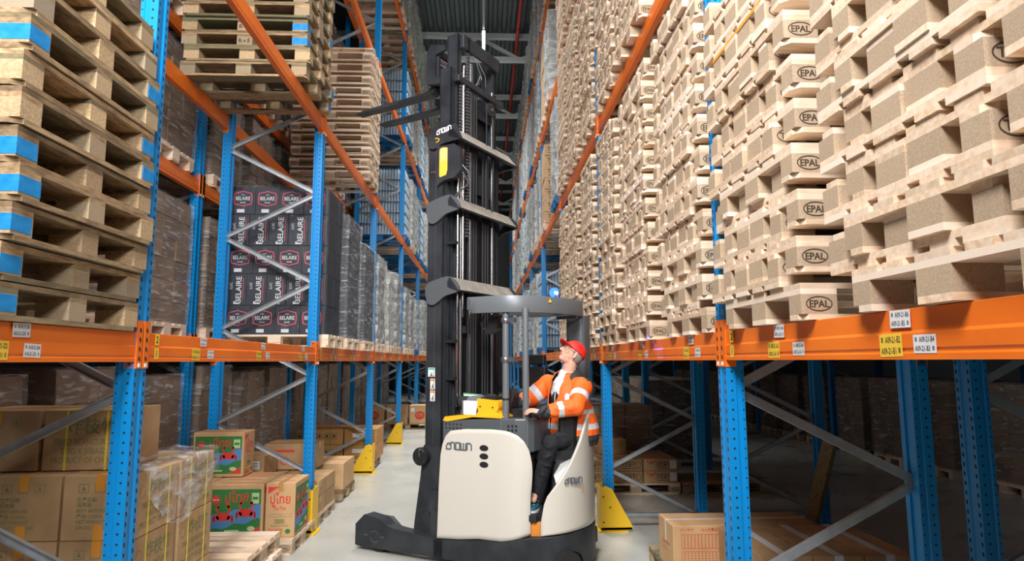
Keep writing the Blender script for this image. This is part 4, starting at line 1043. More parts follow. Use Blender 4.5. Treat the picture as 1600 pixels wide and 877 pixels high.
b.add([Nck+Sd*.05-Fd*.095+Zd*.085, Nck-Sd*.05-Fd*.095+Zd*.085, Nck-Sd*.09-Fd*.145, Nck+Sd*.09-Fd*.145],[(0,1,2,3)],0,True)
co = b.build('collar', M_['jgrey'], DR); md = co.modifiers.new('t','SOLIDIFY'); md.thickness = .008; co.modifiers.new('s','SUBSURF').render_levels = 2
# trousers
b = MB()
limb(b, [Pel-Zd*.01, Pel+Zd*.05], [(.16,.18),(.15,.17)], 18)
limb(b, [Pel+Sd*.06, LH, LH*.4+LK*.6, LK, LK*.55+LA*.45, LA-Zd*.075], [.11,.102,.086,.074,.068,.066]); limb(b, [Pel-Sd*.06, RH, RH*.4+RK*.6, RK, RK*.55+RA*.45, RA-Zd*.075], [.11,.10,.086,.074,.068,.066])
for q in range(5):
    b.ball(LK*(1-q*.2)+LA*q*.2+Vector((0,-.03,-.02)), (.06,.05,.014), 0, 10, 8, Matrix.Rotation(random.uniform(-.6,.6), 3, 'Y'))
blob(b, 'trousers', [M_['jeans']], .009, DR, smooth=4)
for A in (LA, RA):
    b = MB(); d = Vector((-.28,-.86,0)).normalized()
    base = Vector((A.x, A.y, .505-PO.z+.028)); 
    b.tube([base-d*.05, base+d*.0, base+d*.09, base+d*.165], [(.038,.036),(.045,.042),(.036,.046),(.022,.034)], 14)
    b.ball(base-d*.04+Zd*.01,.04,0,12,8); b.ball(base+d*.16-Zd*.005, (.03,.03,.022),0,12,8); b.tube([base+Zd*.02, A+Zd*.0], [.045,.042], 12)
    sh = blob(b, 'shoe', [M_['shoe']], .006, DR, smooth=2)
    b = MB(); nn = Vector((d.y,-d.x,0)); out = smooth2([(-.085,0),(-.07,.034),(0,.036),(.09,.048),(.16,.036),(.19,0),(.16,-.036),(.09,-.048),(0,-.036),(-.07,-.034)], 4, True)
    b.add([base+d*p[0]+nn*p[1]-Zd*.030 for p in out]+[base+d*p[0]+nn*p[1]-Zd*.010 for p in out], [tuple(range(len(out)))[::-1], tuple(range(len(out),2*len(out)))]+[(i,(i+1)%len(out),len(out)+(i+1)%len(out),len(out)+i) for i in range(len(out))])
    b.build('sole', M_['polo'], sh)
    b = MB()
    for q in range(5): b.tube([base+d*(.02+q*.022)+nn*.03+Zd*(.030-q*.003), base+d*(.03+q*.022)+Zd*(.047-q*.004), base+d*(.02+q*.022)-nn*.03+Zd*(.030-q*.003)], .0035, 6)
    for s in (-1,1): b.tube([base+d*.02+Zd*.05, base+d*.03+nn*s*.03+Zd*.065, base+d*.06+nn*s*.035+Zd*.045, base+d*.03+Zd*.05], .003, 6)
    b.build('lace', M_['lace'], sh)
# ------------------------------------------------------------------ goods
EX, EY, EZ = Vector((1,0,0)), Vector((0,1,0)), Vector((0,0,1))
def carton(x0, x1, y0, y1, z0, z1, label, group=None, mt='carton', tape='tape', along='x', prints=None, rz=0.0, name='carton', seam=True):
    cx, cy = (x0+x1)/2, (y0+y1)/2; w, d, h = x1-x0, y1-y0, z1-z0
    e = empty(name, (cx, cy, z0), rz, label, 'box', group)
    b = MB(); b.box(-w/2, w/2, -d/2, d/2, 0, h); b.build('box_body', M_[mt], e, bevel=.006)
    if tape:
        b = MB(); t = .024
        if along == 'x':
            b.box(-w/2-.0012, w/2+.0012, -t, t, h, h+.0012)
            b.box(w/2, w/2+.0012, -t, t, h-.07, h); b.box(-w/2-.0012, -w/2, -t, t, h-.07, h)
        else:
            b.box(-t, t, -d/2-.0012, d/2+.0012, h, h+.0012); b.box(-t, t, -d/2-.0012, -d/2, h-.08, h); b.box(-t, t, -d/2-.0012, -d/2, 0, .08)
        b.build('tape', M_[tape], e)
    if prints: prints(e, w, d, h)
    return e
def faces(w, d):
    """(centre-bottom, reading direction, face width) of the camera-side and aisle-side faces"""
    return {'near': (Vector((0,-d/2-.0009,0)), EX, w), 'right': (Vector((w/2+.0009,0,0)), EY, d), 'left': (Vector((-w/2-.0009,0,0)), -EY, d)}
def pr_bean(e, w, d, h, side='right'):
    b = MB(); F = faces(w, d)
    o, ex, fw = F[side]
    b.text('炸枝竹', o+EZ*h*.62+ex*fw*.08, ex, EZ, .10, 0, .5, fw*.62)
    b.ring(o+EZ*h*.70-ex*fw*.36, ex, EZ, .032,.032,.003,0,20)
    for i, t in enumerate(('FRIED BEANCURDS', '500G X 30BAGS', 'PRODUCT OF CHINA')): b.text(t, o+EZ*h*(.42-.15*i), ex, EZ, .048, 0, .5, fw*(.72,.55,.78)[i])
    b.build('print', M_['gprint'], e)
    b = MB(); 
    for q in (-.22, .27): 
        b.box(*sorted((o.x-(.0 if side == 'near' else .0005)+ (fw*q-.006 if side == 'near' else 0), o.x+(fw*q+.006 if side == 'near' else .0015))), *( (o.y-.0012, o.y) if side == 'near' else (fw*q-.006, fw*q+.006)), 0, h+.0015)
        if side == 'right': b.box(-w/2, w/2+.0012, fw*q-.006, fw*q+.006, h, h+.0015)
        else: b.box(fw*q-.006, fw*q+.006, -d/2, d/2, h, h+.0015)
    b.build('strap', M_['ystrap'], e)
def pr_list(e, w, d, h):
    b = MB(); o, ex, fw = faces(w, d)['near']
    for q in range(3):
        c = o+EZ*h*.80+ex*(fw*(-.22+.22*q)); strip2d(b, [(-.025,-.022),(.025,-.022),(.025,.022),(-.025,.022)], .003, c, ex, EZ, 0, True)
        b.add([c-ex*.012-EZ*.012, c+ex*.012-EZ*.012, c+EZ*.014], [(0,1,2)])
    for i, t in enumerate(('生产日期', '保质期', 'BEST BEFORE', '产地 CHINA', 'NET WEIGHT', 'GROSS WEIGHT')): b.text(t, o+EZ*h*(.60-.085*i)-ex*fw*.30, ex, EZ, .026, 0, 0)
    b.build('print', M_['gprint'], e)
    b = MB(); b.box(-.02,.02,-d/2-.002,-d/2-.001,h-.075,h); b.build('orange_tape', M_['otape'], e)
GB = 'beancurd cartons at lower left'
zz = [.146, .489, .832, 1.175]
LAY = ['bottom','middle','top']
xs = [-3.06,-2.66,-2.26,-1.86]; XN = ['leftmost','centre','right-hand']
for li in range(3):
    for ci in range(3):
        x0 = xs[ci] + random.uniform(-.008,.004)
        carton(x0+.004, x0+.392, 3.72, 4.20, zz[li], zz[li+1]-.003, 'brown beancurd carton at the near left stack, %s layer, %s of the front row' % (LAY[li], XN[ci]), GB, along='y', tape='otape', prints=(lambda e,w,d,h: (pr_list(e,w,d,h), pr_bean(e,w,d,h,'right'))) if ci == 2 else pr_list)
    carton(xs[2]+.004, xs[2]+.394, 4.23, 4.72, zz[li], zz[li+1]-.003, 'brown beancurd carton at the far end of the near left stack, %s layer' % LAY[li], GB, prints=lambda e,w,d,h: pr_bean(e,w,d,h,'right'))
    carton(xs[1]+.004, xs[1]+.394, 4.23, 4.72, zz[li], zz[li+1]-.003, 'brown carton hidden inside the near left stack, %s layer' % LAY[li], GB)
for ci, (x0, x1, nm, f) in enumerate(((-3.30,-2.95,'leftmost',pr_list),(-2.94,-2.50,'centre',lambda e,w,d,h: (pr_list(e,w,d,h))),(-2.48,-2.04,'rightmost, lettered',lambda e,w,d,h: pr_bean(e,w,d,h,'near')))):
    carton(x0, x1, 3.80+.03*ci, 4.30, 1.177, 1.51, 'brown carton lying on top of the near left stack, %s of three' % nm, GB, prints=f, rz=radians(3))
# a second, darker beancurd pallet nearer the camera on the far left
pallet(-2.46, 4.22, 0, 'wooden pallet under the beancurd cartons at lower left', 'pallets on the floor at left', old=True, full=True)
# rumpled film hanging over the near stack
def rumpled(name, P, nu, nv, amp, mt, label, cat, seed=1, kind=None):
    """P(s, t) -> point; noise adds the creases"""
    b = MB(); vs = []
    for i in range(nu+1):
        for j in range(nv+1):
            p = P(i/nu, j/nv); q = noise.noise_vector(Vector(p)*7+Vector((seed*9,0,0)))*amp + noise.noise_vector(Vector(p)*19+Vector((seed*5,3,0)))*amp*.5
            vs.append(Vector(p)+q)
    b.add(vs, [(i*(nv+1)+j,(i+1)*(nv+1)+j,(i+1)*(nv+1)+j+1,i*(nv+1)+j+1) for i in range(nu) for j in range(nv)], 0, True)
    return tag(b.build(name, M_[mt]), label, cat, kind=kind)
def Pdrape(s, t):
    y = 3.74 + s*.98; k = t*.62
    lo = 1.05 - .26*sin(pi*min(1,s*1.05))*.9
    if t < .35: return (-2.20+t/.35*.36, y, 1.20)
    u = (t-.35)/.65; return (-1.835, y, 1.19 - u*(1.19-lo))
rumpled('film_sheet', Pdrape, 40, 26, .02, 'filmtorn', 'torn clear stretch film hanging over the top edge of the near left carton stack', 'film', 3)
# crab cartons
M_['cgreen'] = mat('green_box_print', (.03,.20,.05), .6); M_['cblue'] = mat('blue_box_print', (.08,.25,.52), .6); M_['cred'] = mat('red_box_print', (.72,.04,.03), .6)
M_['cpale'] = mat('pale_green_box_print', (.45,.62,.30), .6)
M_['cartonlt'] = noisy('light_carton_board', (.55,.33,.16), (.62,.39,.20), (6,6,6), .75)
def crab(b, c, ex, s, m):
    ez = EZ; c = Vector(c)
    b.disc(c, ex, ez, .052*s, .030*s, m, 14)
    for sg in (-1, 1):
        for q in range(4): strip2d(b, [(sg*.03*s,-.005*s-q*.006*s),(sg*(.062)*s,(.014-q*.012)*s),(sg*(.070)*s,(-.012-q*.012)*s)], .008*s, c, ex, ez, m)
        strip2d(b, [(sg*.03*s,.02*s),(sg*.05*s,.055*s),(sg*.03*s,.075*s)], .012*s, c, ex, ez, m); b.disc(c+ex*sg*.035*s+ez*.072*s, ex, ez, .016*s, .011*s, m, 8)
def pr_crab(side_wide, side_narrow):
    def f(e, w, d, h):
        F = faces(w, d); b = MB(); o, ex, fw = F[side_wide]; nz = ex.cross(EZ)
        b.quad(o+EZ*h*.49, ex, EZ, fw*.92, h*.84, 0)
        b2 = MB(); P = []
        N = 12
        for k in range(N+1): P.append((-.46+.92*k/N, .40+.22*k/N+.03*sin(k*1.3)))
        vs = [o+ex*fw*p[0]+EZ*h*p[1]+nz*.0004 for p in P]+[o+ex*fw*p[0]+EZ*h*(p[1]-.26)+nz*.0004 for p in P]
        b.add(vs, [(i, N+1+i, N+2+i, i+1) for i in range(N)], 1)
        L = nz*.0008
        b.text('ปูไทย', o+EZ*h*.67+ex*fw*.03+L, (ex+EZ*.12).normalized(), EZ, h*.26, 2, .5, fw*.42)
        k = 16
        b.disc(o+EZ*h*.72-ex*fw*.34+L, ex, EZ, h*.075, h*.075, 2, 14)
        for q in range(12): a = q*pi/6; b.quad(o+EZ*(h*.72+sin(a)*h*.10)-ex*(fw*.34-cos(a)*h*.10)+L, ex, EZ, .008, .008, 2)
        b.text('TOM YUM', o+EZ*h*.70-ex*fw*.34+L*1.5, ex, EZ, h*.045, 3, .5, h*.12)
        crab(b, o+EZ*h*.40-ex*fw*.20+L, ex, h*2.6, 2); crab(b, o+EZ*h*.47+ex*fw*.20+L, ex, h*2.6, 2)
        c = o+EZ*h*.74+ex*fw*.36+L; b.quad(c, ex, EZ, fw*.13, h*.20, 4); b.quad(c+L*.3-EZ*.0, ex, EZ, fw*.10, h*.05, 0)
        b.add([o+ex*fw*.20+EZ*h*.08+L, o+ex*fw*.44+EZ*h*.08+L, o+ex*fw*.44+EZ*h*.22+L], [(0,1,2)], 2)
        b.disc(o+EZ*h*.18+ex*fw*.30+L*1.4, ex, EZ, fw*.07, h*.045, 4, 12)
        b.quad(o+EZ*h*.14-ex*fw*.04+L, ex, EZ, fw*.26, h*.035, 4); b.text('FOODS CO.,LTD', o+EZ*h*.015-ex*fw*.2+L, ex, EZ, h*.055, 0, .5, fw*.5)
        b.build('printed_panel', [M_['cgreen'], M_['cblue'], M_['cred'], M_['white'], M_['cpale']], e)
        b = MB(); o, ex, fw = F[side_narrow]; nz = ex.cross(EZ)
        b.add([o-ex*fw*.42+EZ*h*.80+nz*.0003, o-ex*fw*.42+EZ*h*.93+nz*.0003, o-ex*fw*.05+EZ*h*.93+nz*.0003],[(0,2,1)],0)
        b.text('ปูไทย', o+EZ*h*.62+nz*.0003, ex, EZ, h*.24, 0, .5, fw*.68); b.text('Pu-Thai', o+EZ*h*.50, ex, EZ, h*.10, 0, .5, fw*.4)
        for s_ in (-1, 1): strip2d(b, [(-fw*.19,-.012),(fw*.19,-.012),(fw*.19,.012),(-fw*.19,.012)], .002, o+ex*s_*fw*.21+EZ*h*.40, ex, EZ, 1, True)
        strip2d(b, [(-fw*.17,-.018),(fw*.17,-.018),(fw*.17,.018),(-fw*.17,.018)], .002, o+EZ*h*.29, ex, EZ, 1, True)
        for q in range(9): b.quad(o+EZ*h*.29+ex*fw*(-.13+q*.032), ex, EZ, fw*.016, h*.07, 1)
        b.text('PRODUCT OF THAILAND', o+EZ*h*.20, ex, EZ, .016, 1, .5, fw*.6); b.text('Taste Selection', o+EZ*h*.12-ex*fw*.14, ex, EZ, .03, 0, .5, fw*.5); b.text('泰国蟹黄', o+EZ*h*.05-ex*fw*.14, ex, EZ, .03, 0, .5, fw*.5)
        b.disc(o+EZ*h*.11+ex*fw*.28, ex, EZ, fw*.09, h*.045, 1, 10)
        b.build('print', [M_['cred'], M_['cgreen']], e)
        b = MB(); b.quad((0,-d*.25,h+.0008), EX, EY, w*.7, .02, 0); b.quad((0,d*.25,h+.0008), EX, EY, w*.6, .018, 0); b.build('top_print', M_['cred'], e)
    return f
GC = 'green and red crab cartons'
carton(-2.585,-2.065,6.42,6.76,.146,.635, 'wide crab carton with green panel, lower one on the pallet at left', GC, mt='cartonlt', tape=None, prints=pr_crab('near','right'), name='crab_carton')
carton(-2.05,-1.775,6.44,6.92,.146,.640, 'crab carton turned with its narrow red-lettered side forward, beside the blue post', GC, mt='cartonlt', tape='tape', along='y', prints=pr_crab('right','near'), name='crab_carton')
carton(-2.90,-2.40,6.80,7.10,.640,1.075, 'crab carton standing one layer up, above the wrapped beancurd stack', GC, mt='cartonlt', tape=None, prints=pr_crab('near','right'), name='crab_carton')
carton(-3.12,-2.60,6.42,6.76,.146,.635, 'crab carton half hidden behind the beancurd cartons', GC, mt='cartonlt', tape=None, prints=pr_crab('near','right'), name='crab_carton')
carton(-3.12,-2.60,6.78,7.12,.146,.635, 'crab carton under the upper crab carton, rear left', GC, mt='cartonlt', tape=None, name='crab_carton')
carton(-2.585,-2.065,6.78,7.12,.146,.632, 'crab carton behind the wide one, only its printed lid showing', GC, mt='cartonlt', tape='tape', prints=pr_crab('near','right'), name='crab_carton')
pallet(-2.37, 6.78, 0, 'pale stamped pallet carrying the crab cartons', 'pallets on the floor at left', full=True)
pallet(-2.38, 5.68, 0, 'empty pale pallet on the floor by the wrapped stack, lower of two', 'empty pallets at lower left', full=True)
pallet(-2.40, 5.69, .146, 'empty pale pallet in front of the crab cartons, upper of two', 'empty pallets at lower left', full=True)
# cartons of the next bays on the left floor
def pr_label(e, w, d, h, sx=.25):
    b = MB(); o, ex, fw = faces(w, d)['near']; nz = -EY
    b.quad(o+EZ*h*.62+ex*fw*sx, ex, EZ, min(.12,fw*.3), h*.34, 0)
    for q in range(3): b.quad(o+EZ*h*(.70-.08*q)+ex*fw*sx+nz*.0004, ex, EZ, min(.09,fw*.22), .006, 1)
    b.build('label', [M_['white'], M_['black']], e)
def pr_red(e, w, d, h):
    b = MB(); o, ex, fw = faces(w, d)['near']
    b.quad(o+EZ*h*.72-ex*fw*.1, ex, EZ, fw*.4, h*.10, 0); b.ring(o+EZ*h*.35-ex*fw*.1, ex, EZ, h*.17,h*.17,.012,0,16); b.build('red_print', M_['rprint'], e)
carton(-2.86,-2.42,7.50,7.95,.49,.74, 'small brown carton with two white labels behind the crab cartons', 'low cartons in the third left bay', prints=pr_label)
carton(-2.62,-2.02,8.10,8.55,.50,.80, 'brown carton with round face print, on low cartons behind the labelled one', 'low cartons in the third left bay', prints=pr_red)
for k in range(6):
    for l in range(2):
        carton(-2.30,-1.79,7.42+k*.128,7.42+k*.128+.12,.146+l*.172,.146+l*.172+.168, 'slim brown carton on edge beside the post guard, %s from the camera, %s row' % (ORD[k], ('lower','upper')[l]), 'slim cartons on the third-bay pallet', tape=None if k else 'tape', prints=pr_label if k == 0 else None)
for k in range(2):
    carton(-2.98+.34*k,-2.66+.34*k,7.42,8.18,.146,.488, 'flat brown carton left of the slim cartons, %s' % ('outer','inner')[k], 'low cartons in the third left bay')
pallet(-2.39,7.80,0,'pale pallet under the slim cartons','pallets on the floor at left', full=True)
for k, (x0, x1, h) in enumerate(((-2.24,-1.80,.33),(-2.70,-2.27,.31),(-3.0,-2.72,.31))):
    carton(x0,x1,8.70,9.40,.146,.146+h, 'tan carton with red print on the pallet past the second guard, %s' % ('right one','middle one','left one')[k], 'tan cartons past the second guard', mt='cartonlt', prints=pr_red)
pallet(-2.40,9.06,0,'old pallet under the tan red-printed cartons','pallets on the floor at left', old=True, full=True)
for k in range(3):
    for l in range(2):
        def pr(e,w,d,h,k=k):
            b = MB(); o, ex, fw = faces(w,d)['near']
            if k == 2:
                b.quad(o+EZ*h*.6+ex*fw*.0, ex, EZ, fw*.5, h*.26, 0); b.text('MADE IN CHINA', o+EZ*h*.15, ex, EZ, .045, 1, .5, fw*.5)
            else:
                for q in range(3):
                    c = o+EZ*h*.55+ex*(fw*(-.22+.22*q)); strip2d(b, [(-.04,-.04),(.04,-.04),(.04,.04),(-.04,.04)], .006, c, ex, EZ, 1, True); b.disc(c, ex, EZ, .02,.024,1,8)
            b.build('print', [M_['white'], M_['black']], e)
            b = MB(); b.box(fw*.1,fw*.1+.012,-d/2-.002,-d/2-.001,0,h); b.build('green_strap', M_['cgreen'], e)
        carton(-3.45+.56*k,-2.91+.56*k,11.25,12.0,.146+.255*l,.146+.255*l+.25, 'orange-brown carton with handling marks in the fourth bay, %s row, %s' % (('lower','upper')[l], ('left','centre','right')[k]), 'orange-brown cartons in the fourth left bay', mt='cartondark', prints=pr)
pallet(-2.45,11.66,0,'pallet under the orange-brown cartons','pallets on the floor at left', full=True)
for k in range(3):
    def pr(e,w,d,h):
        b = MB(); o, ex, fw = faces(w,d)['near']; b.disc(o+EZ*h*.45, ex, EZ, .13,.11,0,20); b.quad(o+EZ*h*.75-ex*fw*.35-EY*.001, ex, EZ, .10,.10,1)
        b.text('CTX', o+EZ*h*.38-EY*.0015, ex, EZ, .12, 2, .5, .18); b.build('print', [M_['rprint'], M_['white'], M_['cartonlt']], e)
    carton(-1.96-.60*k,-1.42-.60*k,17.6,18.1,.146,.62, 'carton with red oval print far down the left side, %s from the aisle' % ORD[k], 'red-oval cartons far down the left side', mt='cartonlt', prints=pr)
pallet(-2.0,18.0,0,'old pallet under the red-oval cartons','pallets on the floor at left', old=True)
# ---- right-hand floor
def pr_strap(e, w, d, h):
    b = MB(); b.box(-w/2,w/2,-.012,.012,h,h+.002); b.box(-w/2-.002,-w/2,-.012,.012,h*.55,h); b.build('white_strap', M_['wstrap'], e)
def pr_table(e, w, d, h):
    pr_strap(e, w, d, h); b = MB(); o, ex, fw = faces(w,d)['near']
    b.text('バーサヤ', o+EZ*h*.88-ex*fw*.30, ex, EZ, .028, 0); b.text('12入分商品箱', o+EZ*h*.88+ex*fw*.05, ex, EZ, .028, 0)
    for (zc, hh) in ((.66,.30),(.28,.34)):
        strip2d(b, [(-fw*.38,-h*hh/2),(fw*.38,-h*hh/2),(fw*.38,h*hh/2),(-fw*.38,h*hh/2)], .003, o+EZ*h*zc, ex, EZ, 0, True)
        for r in range(6):
            for c in range(14): b.quad(o+EZ*h*(zc+hh*(-.40+.16*r))+ex*fw*(-.34+.05*c), ex, EZ, .010, .008, 0)
    b.build('table_print', M_['rprint'], e)
    b = MB(); o, ex, fw = faces(w,d)['left']; b.text('バーサヤ', o+EZ*h*.45, ex, EZ, .05, 0, .5, fw*.6); b.quad(o+EZ*h*.40-EZ*.01, ex, EZ, fw*.5, .003, 0); b.build('red_lettering', M_['rprint'], e)
GRB = 'strapped cartons at the lower right'
carton(1.47,2.02,5.22,5.64,.146,.50, 'carton with red table print and white strap at lower right, nearest the aisle', GRB, mt='cartonlt', tape=None, prints=pr_table)
carton(2.04,2.62,5.22,5.64,.146,.50, 'strapped carton directly right of the red-table carton, behind the brace', GRB, tape=None, prints=pr_strap)
def pr_wt(e,w,d,h):
    b = MB(); b.box(-.03,.03,-d/2-.002,d/2,h,h+.002); b.box(-.03,.03,-d/2-.002,-d/2,h-.11,h); b.build('white_tape', M_['wstrap'], e)
for k in range(3):
    carton(1.82+.345*k,2.155+.345*k,4.38,5.20,.146,.50, 'long carton with white tape in the lower right row, %s from the aisle' % ORD[k], GRB, tape=None, prints=pr_wt)
for q, (px_, py_) in enumerate(((1.9,4.8),(2.3,5.45))): pass
pallet(2.10,4.79,0,'old pallet under the taped long cartons at lower right','pallets on the floor at right', old=True)
pallet(2.06,5.60,0,'old pallet under the red-table carton','pallets on the floor at right', old=True)
b = MB(); b.bar((2.72,5.75,0),(2.90,5.45,1.15),.06,.10); tag(b.build('wooden_plank', M_['oldwood']), 'bare plank leaning in the dark behind the right-hand rack', 'plank')
def pr_food(e, w, d, h):
    b = MB(); o, ex, fw = faces(w,d)['near']; L = -EY*.0004
    P = [o-ex*fw*(.42-.30*k/8)+EZ*h*(.86-.30*sin(pi*k/8)) for k in range(9)]
    b.add(P, [tuple(range(9))], 0); b.text('阿宽', o-ex*fw*.27+EZ*h*.68+L*3, ex, EZ, .04, 2, .5, fw*.2)
    b.text('冷位豆干', o+EZ*h*.38+ex*fw*.08, ex, EZ, .08, 1, .5, fw*.42); b.ring(o+EZ*h*.5+ex*fw*.38, ex, EZ, .035,.045,.006,1,12); b.quad(o+EZ*h*.2+ex*fw*.1, ex, EZ, fw*.4, .008, 1)
    b.build('print', [M_['rprint'], M_['dprint'], M_['cartonlt']], e)
for k in range(3):
    for l in range(2):
        e = carton(1.20+.475*k,1.66+.475*k,8.95,9.35,.146+.158*l,.146+.158*l+.154, 'flat food carton with red bowl mark, %s row, %s from the aisle' % (('lower','upper')[l], ORD[k]), 'flat food cartons right of the truck', prints=pr_food, tape='tape')
        if k == 2:
            b = MB(); b.quad((.17,-.2012,.08), EX, EZ, .09, .11, 0); b.build('label', M_['white'], e)
carton(1.62,2.02,9.42,9.75,.46,.66, 'lone brown carton on top of the flat food cartons', None, tape='tape')
for k in range(3): carton(1.20+.475*k,1.66+.475*k,9.40,9.78,.146,.455, 'brown carton behind the flat food cartons, %s from the aisle' % ORD[k], 'cartons behind the flat food cartons', tape='tape')
pallet(2.03,9.32,0,'pale pallet under the flat food cartons','pallets on the floor at right', full=True)
pallet(3.27,9.32,0,'empty old pallet in the shade right of the flat food cartons','pallets on the floor at right', old=True)
# ---- wrapped loads
M_['bottle'] = mat('pale_bottle_plastic', (.50,.66,.80), .12, 0, .8)
M_['bcap'] = mat('bottle_cap', (.10,.35,.62), .5)
M_['filmdark'] = film('clear_wrap', cover=.10, scale=(7,2,2.5), streak=.62)
M_['darkbox'] = noisy('dark_printed_carton', (.010,.014,.026), (.018,.023,.038), (5,5,5), .5)
M_['greybox'] = noisy('grey_wrapped_goods', (.20,.20,.205), (.36,.35,.35), (3,3,6), .5, rnd=.25)
M_['brownbox'] = noisy('dark_brown_cartons', (.17,.10,.05), (.25,.155,.085), (3,3,4), .75, rnd=.25)
M_['silverbox'] = noisy('silvery_goods', (.42,.43,.42), (.70,.70,.66), (4,4,9), .4, rnd=.2, metal=.15)
M_['greenbox'] = noisy('green_white_goods', (.52,.60,.50), (.30,.48,.18), (6,6,6), .5, lo=.5, hi=.62)
M_['bluebase'] = mat('blue_plastic_pallet', (.0,.16,.40), .5)
def shell_mesh(w, d, h, amp=.02, seed=0, n=10):
    b = MB(); faces_ = []
    def P(u, v, f):
        if f == 0: p = Vector((-w/2+w*u, -d/2, h*v)); nn = -EY
        elif f == 1: p = Vector((w/2, -d/2+d*u, h*v)); nn = EX
        elif f == 2: p = Vector((w/2-w*u, d/2, h*v)); nn = EY
        elif f == 3: p = Vector((-w/2, d/2-d*u, h*v)); nn = -EX
        else: p = Vector((-w/2+w*u, -d/2+d*v, h)); nn = EZ
        q = Vector(p); 
        k = .55 + .45*noise.noise(q*Vector((3,3,9)).length*.25+Vector((seed,0,0)))
        off = noise.noise_vector(Vector((q.x*4, q.y*4, q.z*9))+Vector((seed*3,0,0)))*amp
        r = .03; 
        p2 = p + off
        if f != 4 and v > .94: p2 -= nn*r*.5
        return p2
    for f in range(5):
        nn_, mm = n, (n*2 if f < 4 else n); vs = [P(i/nn_, j/mm, f) for i in range(nn_+1) for j in range(mm+1)]
        b.add(vs, [(i*(mm+1)+j,(i+1)*(mm+1)+j,(i+1)*(mm+1)+j+1,i*(mm+1)+j+1) for i in range(nn_) for j in range(mm)], 0, True)
    return b
def boxes_mesh(w, d, h, nx, ny, nz, jit=.012, m=0, top_jit=0):
    b = MB()
    for i in range(nx):
        for j in range(ny):
            for k in range(nz):
                if 0 < i < nx-1 and 0 < j < ny-1 and k < nz-1: continue
                jx, jy = random.uniform(-jit,jit), random.uniform(-jit,jit)
                g = .003
                b.box(-w/2+w*i/nx+g+jx, -w/2+w*(i+1)/nx-g+jx, -d/2+d*j/ny+g+jy, -d/2+d*(j+1)/ny-g+jy, h*k/nz+g, h*(k+1)/nz-g, m)
    return b
def bottles_mesh(w, d, h, nz):
    b = MB(); hh = h/nz; pitch = .066
    prof = [(.030,0),(.031,.10),(.027,.42),(.031,.52),(.030,.66),(.018,.86),(.011,.90),(.012,.97)]
    def bottle(x, y, z):
        n = 6; vs = [(x+r*cos(2*pi*q/n), y+r*sin(2*pi*q/n), z+t*hh*.96) for r, t in prof for q in range(n)]
        b.add(vs, [(a*n+q, a*n+(q+1)%n, (a+1)*n+(q+1)%n, (a+1)*n+q) for a in range(len(prof)-1) for q in range(n)]+[tuple((len(prof)-1)*n+q for q in range(n))], 0, True)
    for k in range(nz):
        x = -w/2+.035
        while x < w/2-.02:
            bottle(x, -d/2+.035, k*hh); bottle(x, -d/2+.035+pitch, k*hh); x += pitch
        y = -d/2+.035+pitch
        while y < d/2-.02:
            for s in (-1, 1): bottle(s*(w/2-.035), y, k*hh)
            y += pitch
        b.box(-w/2+.0,w/2-.0,-d/2+.0,d/2-.0,k*hh-.002,k*hh+.004,1)
    b.box(-w/2+.14,w/2-.14,-d/2+.14,d/2-.08,0,h*.99,1)
    return b
LW_, LD_ = 1.14, .84
STY = {}
def style(nm):
    if nm not in STY:
        if nm == 'bottles': me = [make_mesh(bottles_mesh(LW_, LD_, 1.55, 6), 'bottles', [M_['bottle'], mat('pale_layer_sheet',(.42,.52,.60),.6)])]; part = 'bottle_layers'; fm = 'filmthin'
        elif nm == 'silver': me = [make_mesh(boxes_mesh(LW_,LD_,1.6,4,3,7,.02), 'goods', [M_['silverbox']]) for _ in range(2)]; part = 'goods'; fm = 'filmheavy'
        elif nm == 'grey': me = [make_mesh(boxes_mesh(LW_,LD_,1.6,3,2,5,.02), 'goods', [M_['greybox']]) for _ in range(2)]; part = 'goods'; fm = 'filmheavy'
        elif nm == 'green': me = [make_mesh(boxes_mesh(LW_,LD_,1.6,4,3,8,.02), 'goods', [M_['greenbox']])]; part = 'goods'; fm = 'filmheavy'
        elif nm == 'brown': me = [make_mesh(boxes_mesh(LW_,LD_,1.6,3,3,6,.01), 'goods', [M_['brownbox']]) for _ in range(2)]; part = 'goods'; fm = 'film'
        elif nm == 'dark': me = [make_mesh(boxes_mesh(LW_,LD_,1.6,3,3,5,.008), 'goods', [M_['darkbox']])]; part = 'goods'; fm = 'film'
        elif nm == 'twix':
            b_ = boxes_mesh(LW_,LD_,1.6,3,2,7,.008); 
            for i in range(3):
                for k in range(7): b_.text('Twix', (-LW_/2+LW_*(i+.5)/3, -LD_/2-.012, 1.6*k/7+.09), EX, EZ, .12, 1, .5, .26); b_.quad((-LW_/2+LW_*(i+.5)/3, -LD_/2-.012, 1.6*k/7+.05), EX, EZ, .2, .012, 1)
            me = [make_mesh(b_, 'goods', [M_['cartonlt'], M_['dprint']])]; part = 'goods'; fm = 'filmthin'
        hh = 1.55 if nm == 'bottles' else 1.6
        fl = [make_mesh(shell_mesh(LW_+.05, LD_+.05, hh+.02, .03 if fm == 'filmheavy' else .012, s), 'film', [M_[fm]]) for s in (1, 2)]
        STY[nm] = (me, part, fl)
    return STY[nm]
DESC = {'bottles': 'wrapped load of pale water bottles', 'silver': 'crinkled silvery wrapped load', 'grey': 'grey wrapped load', 'green': 'green and white wrapped load', 'brown': 'brown carton load in film', 'dark': 'black carton load in film', 'twix': 'tall tan carton load with dark lettering'}
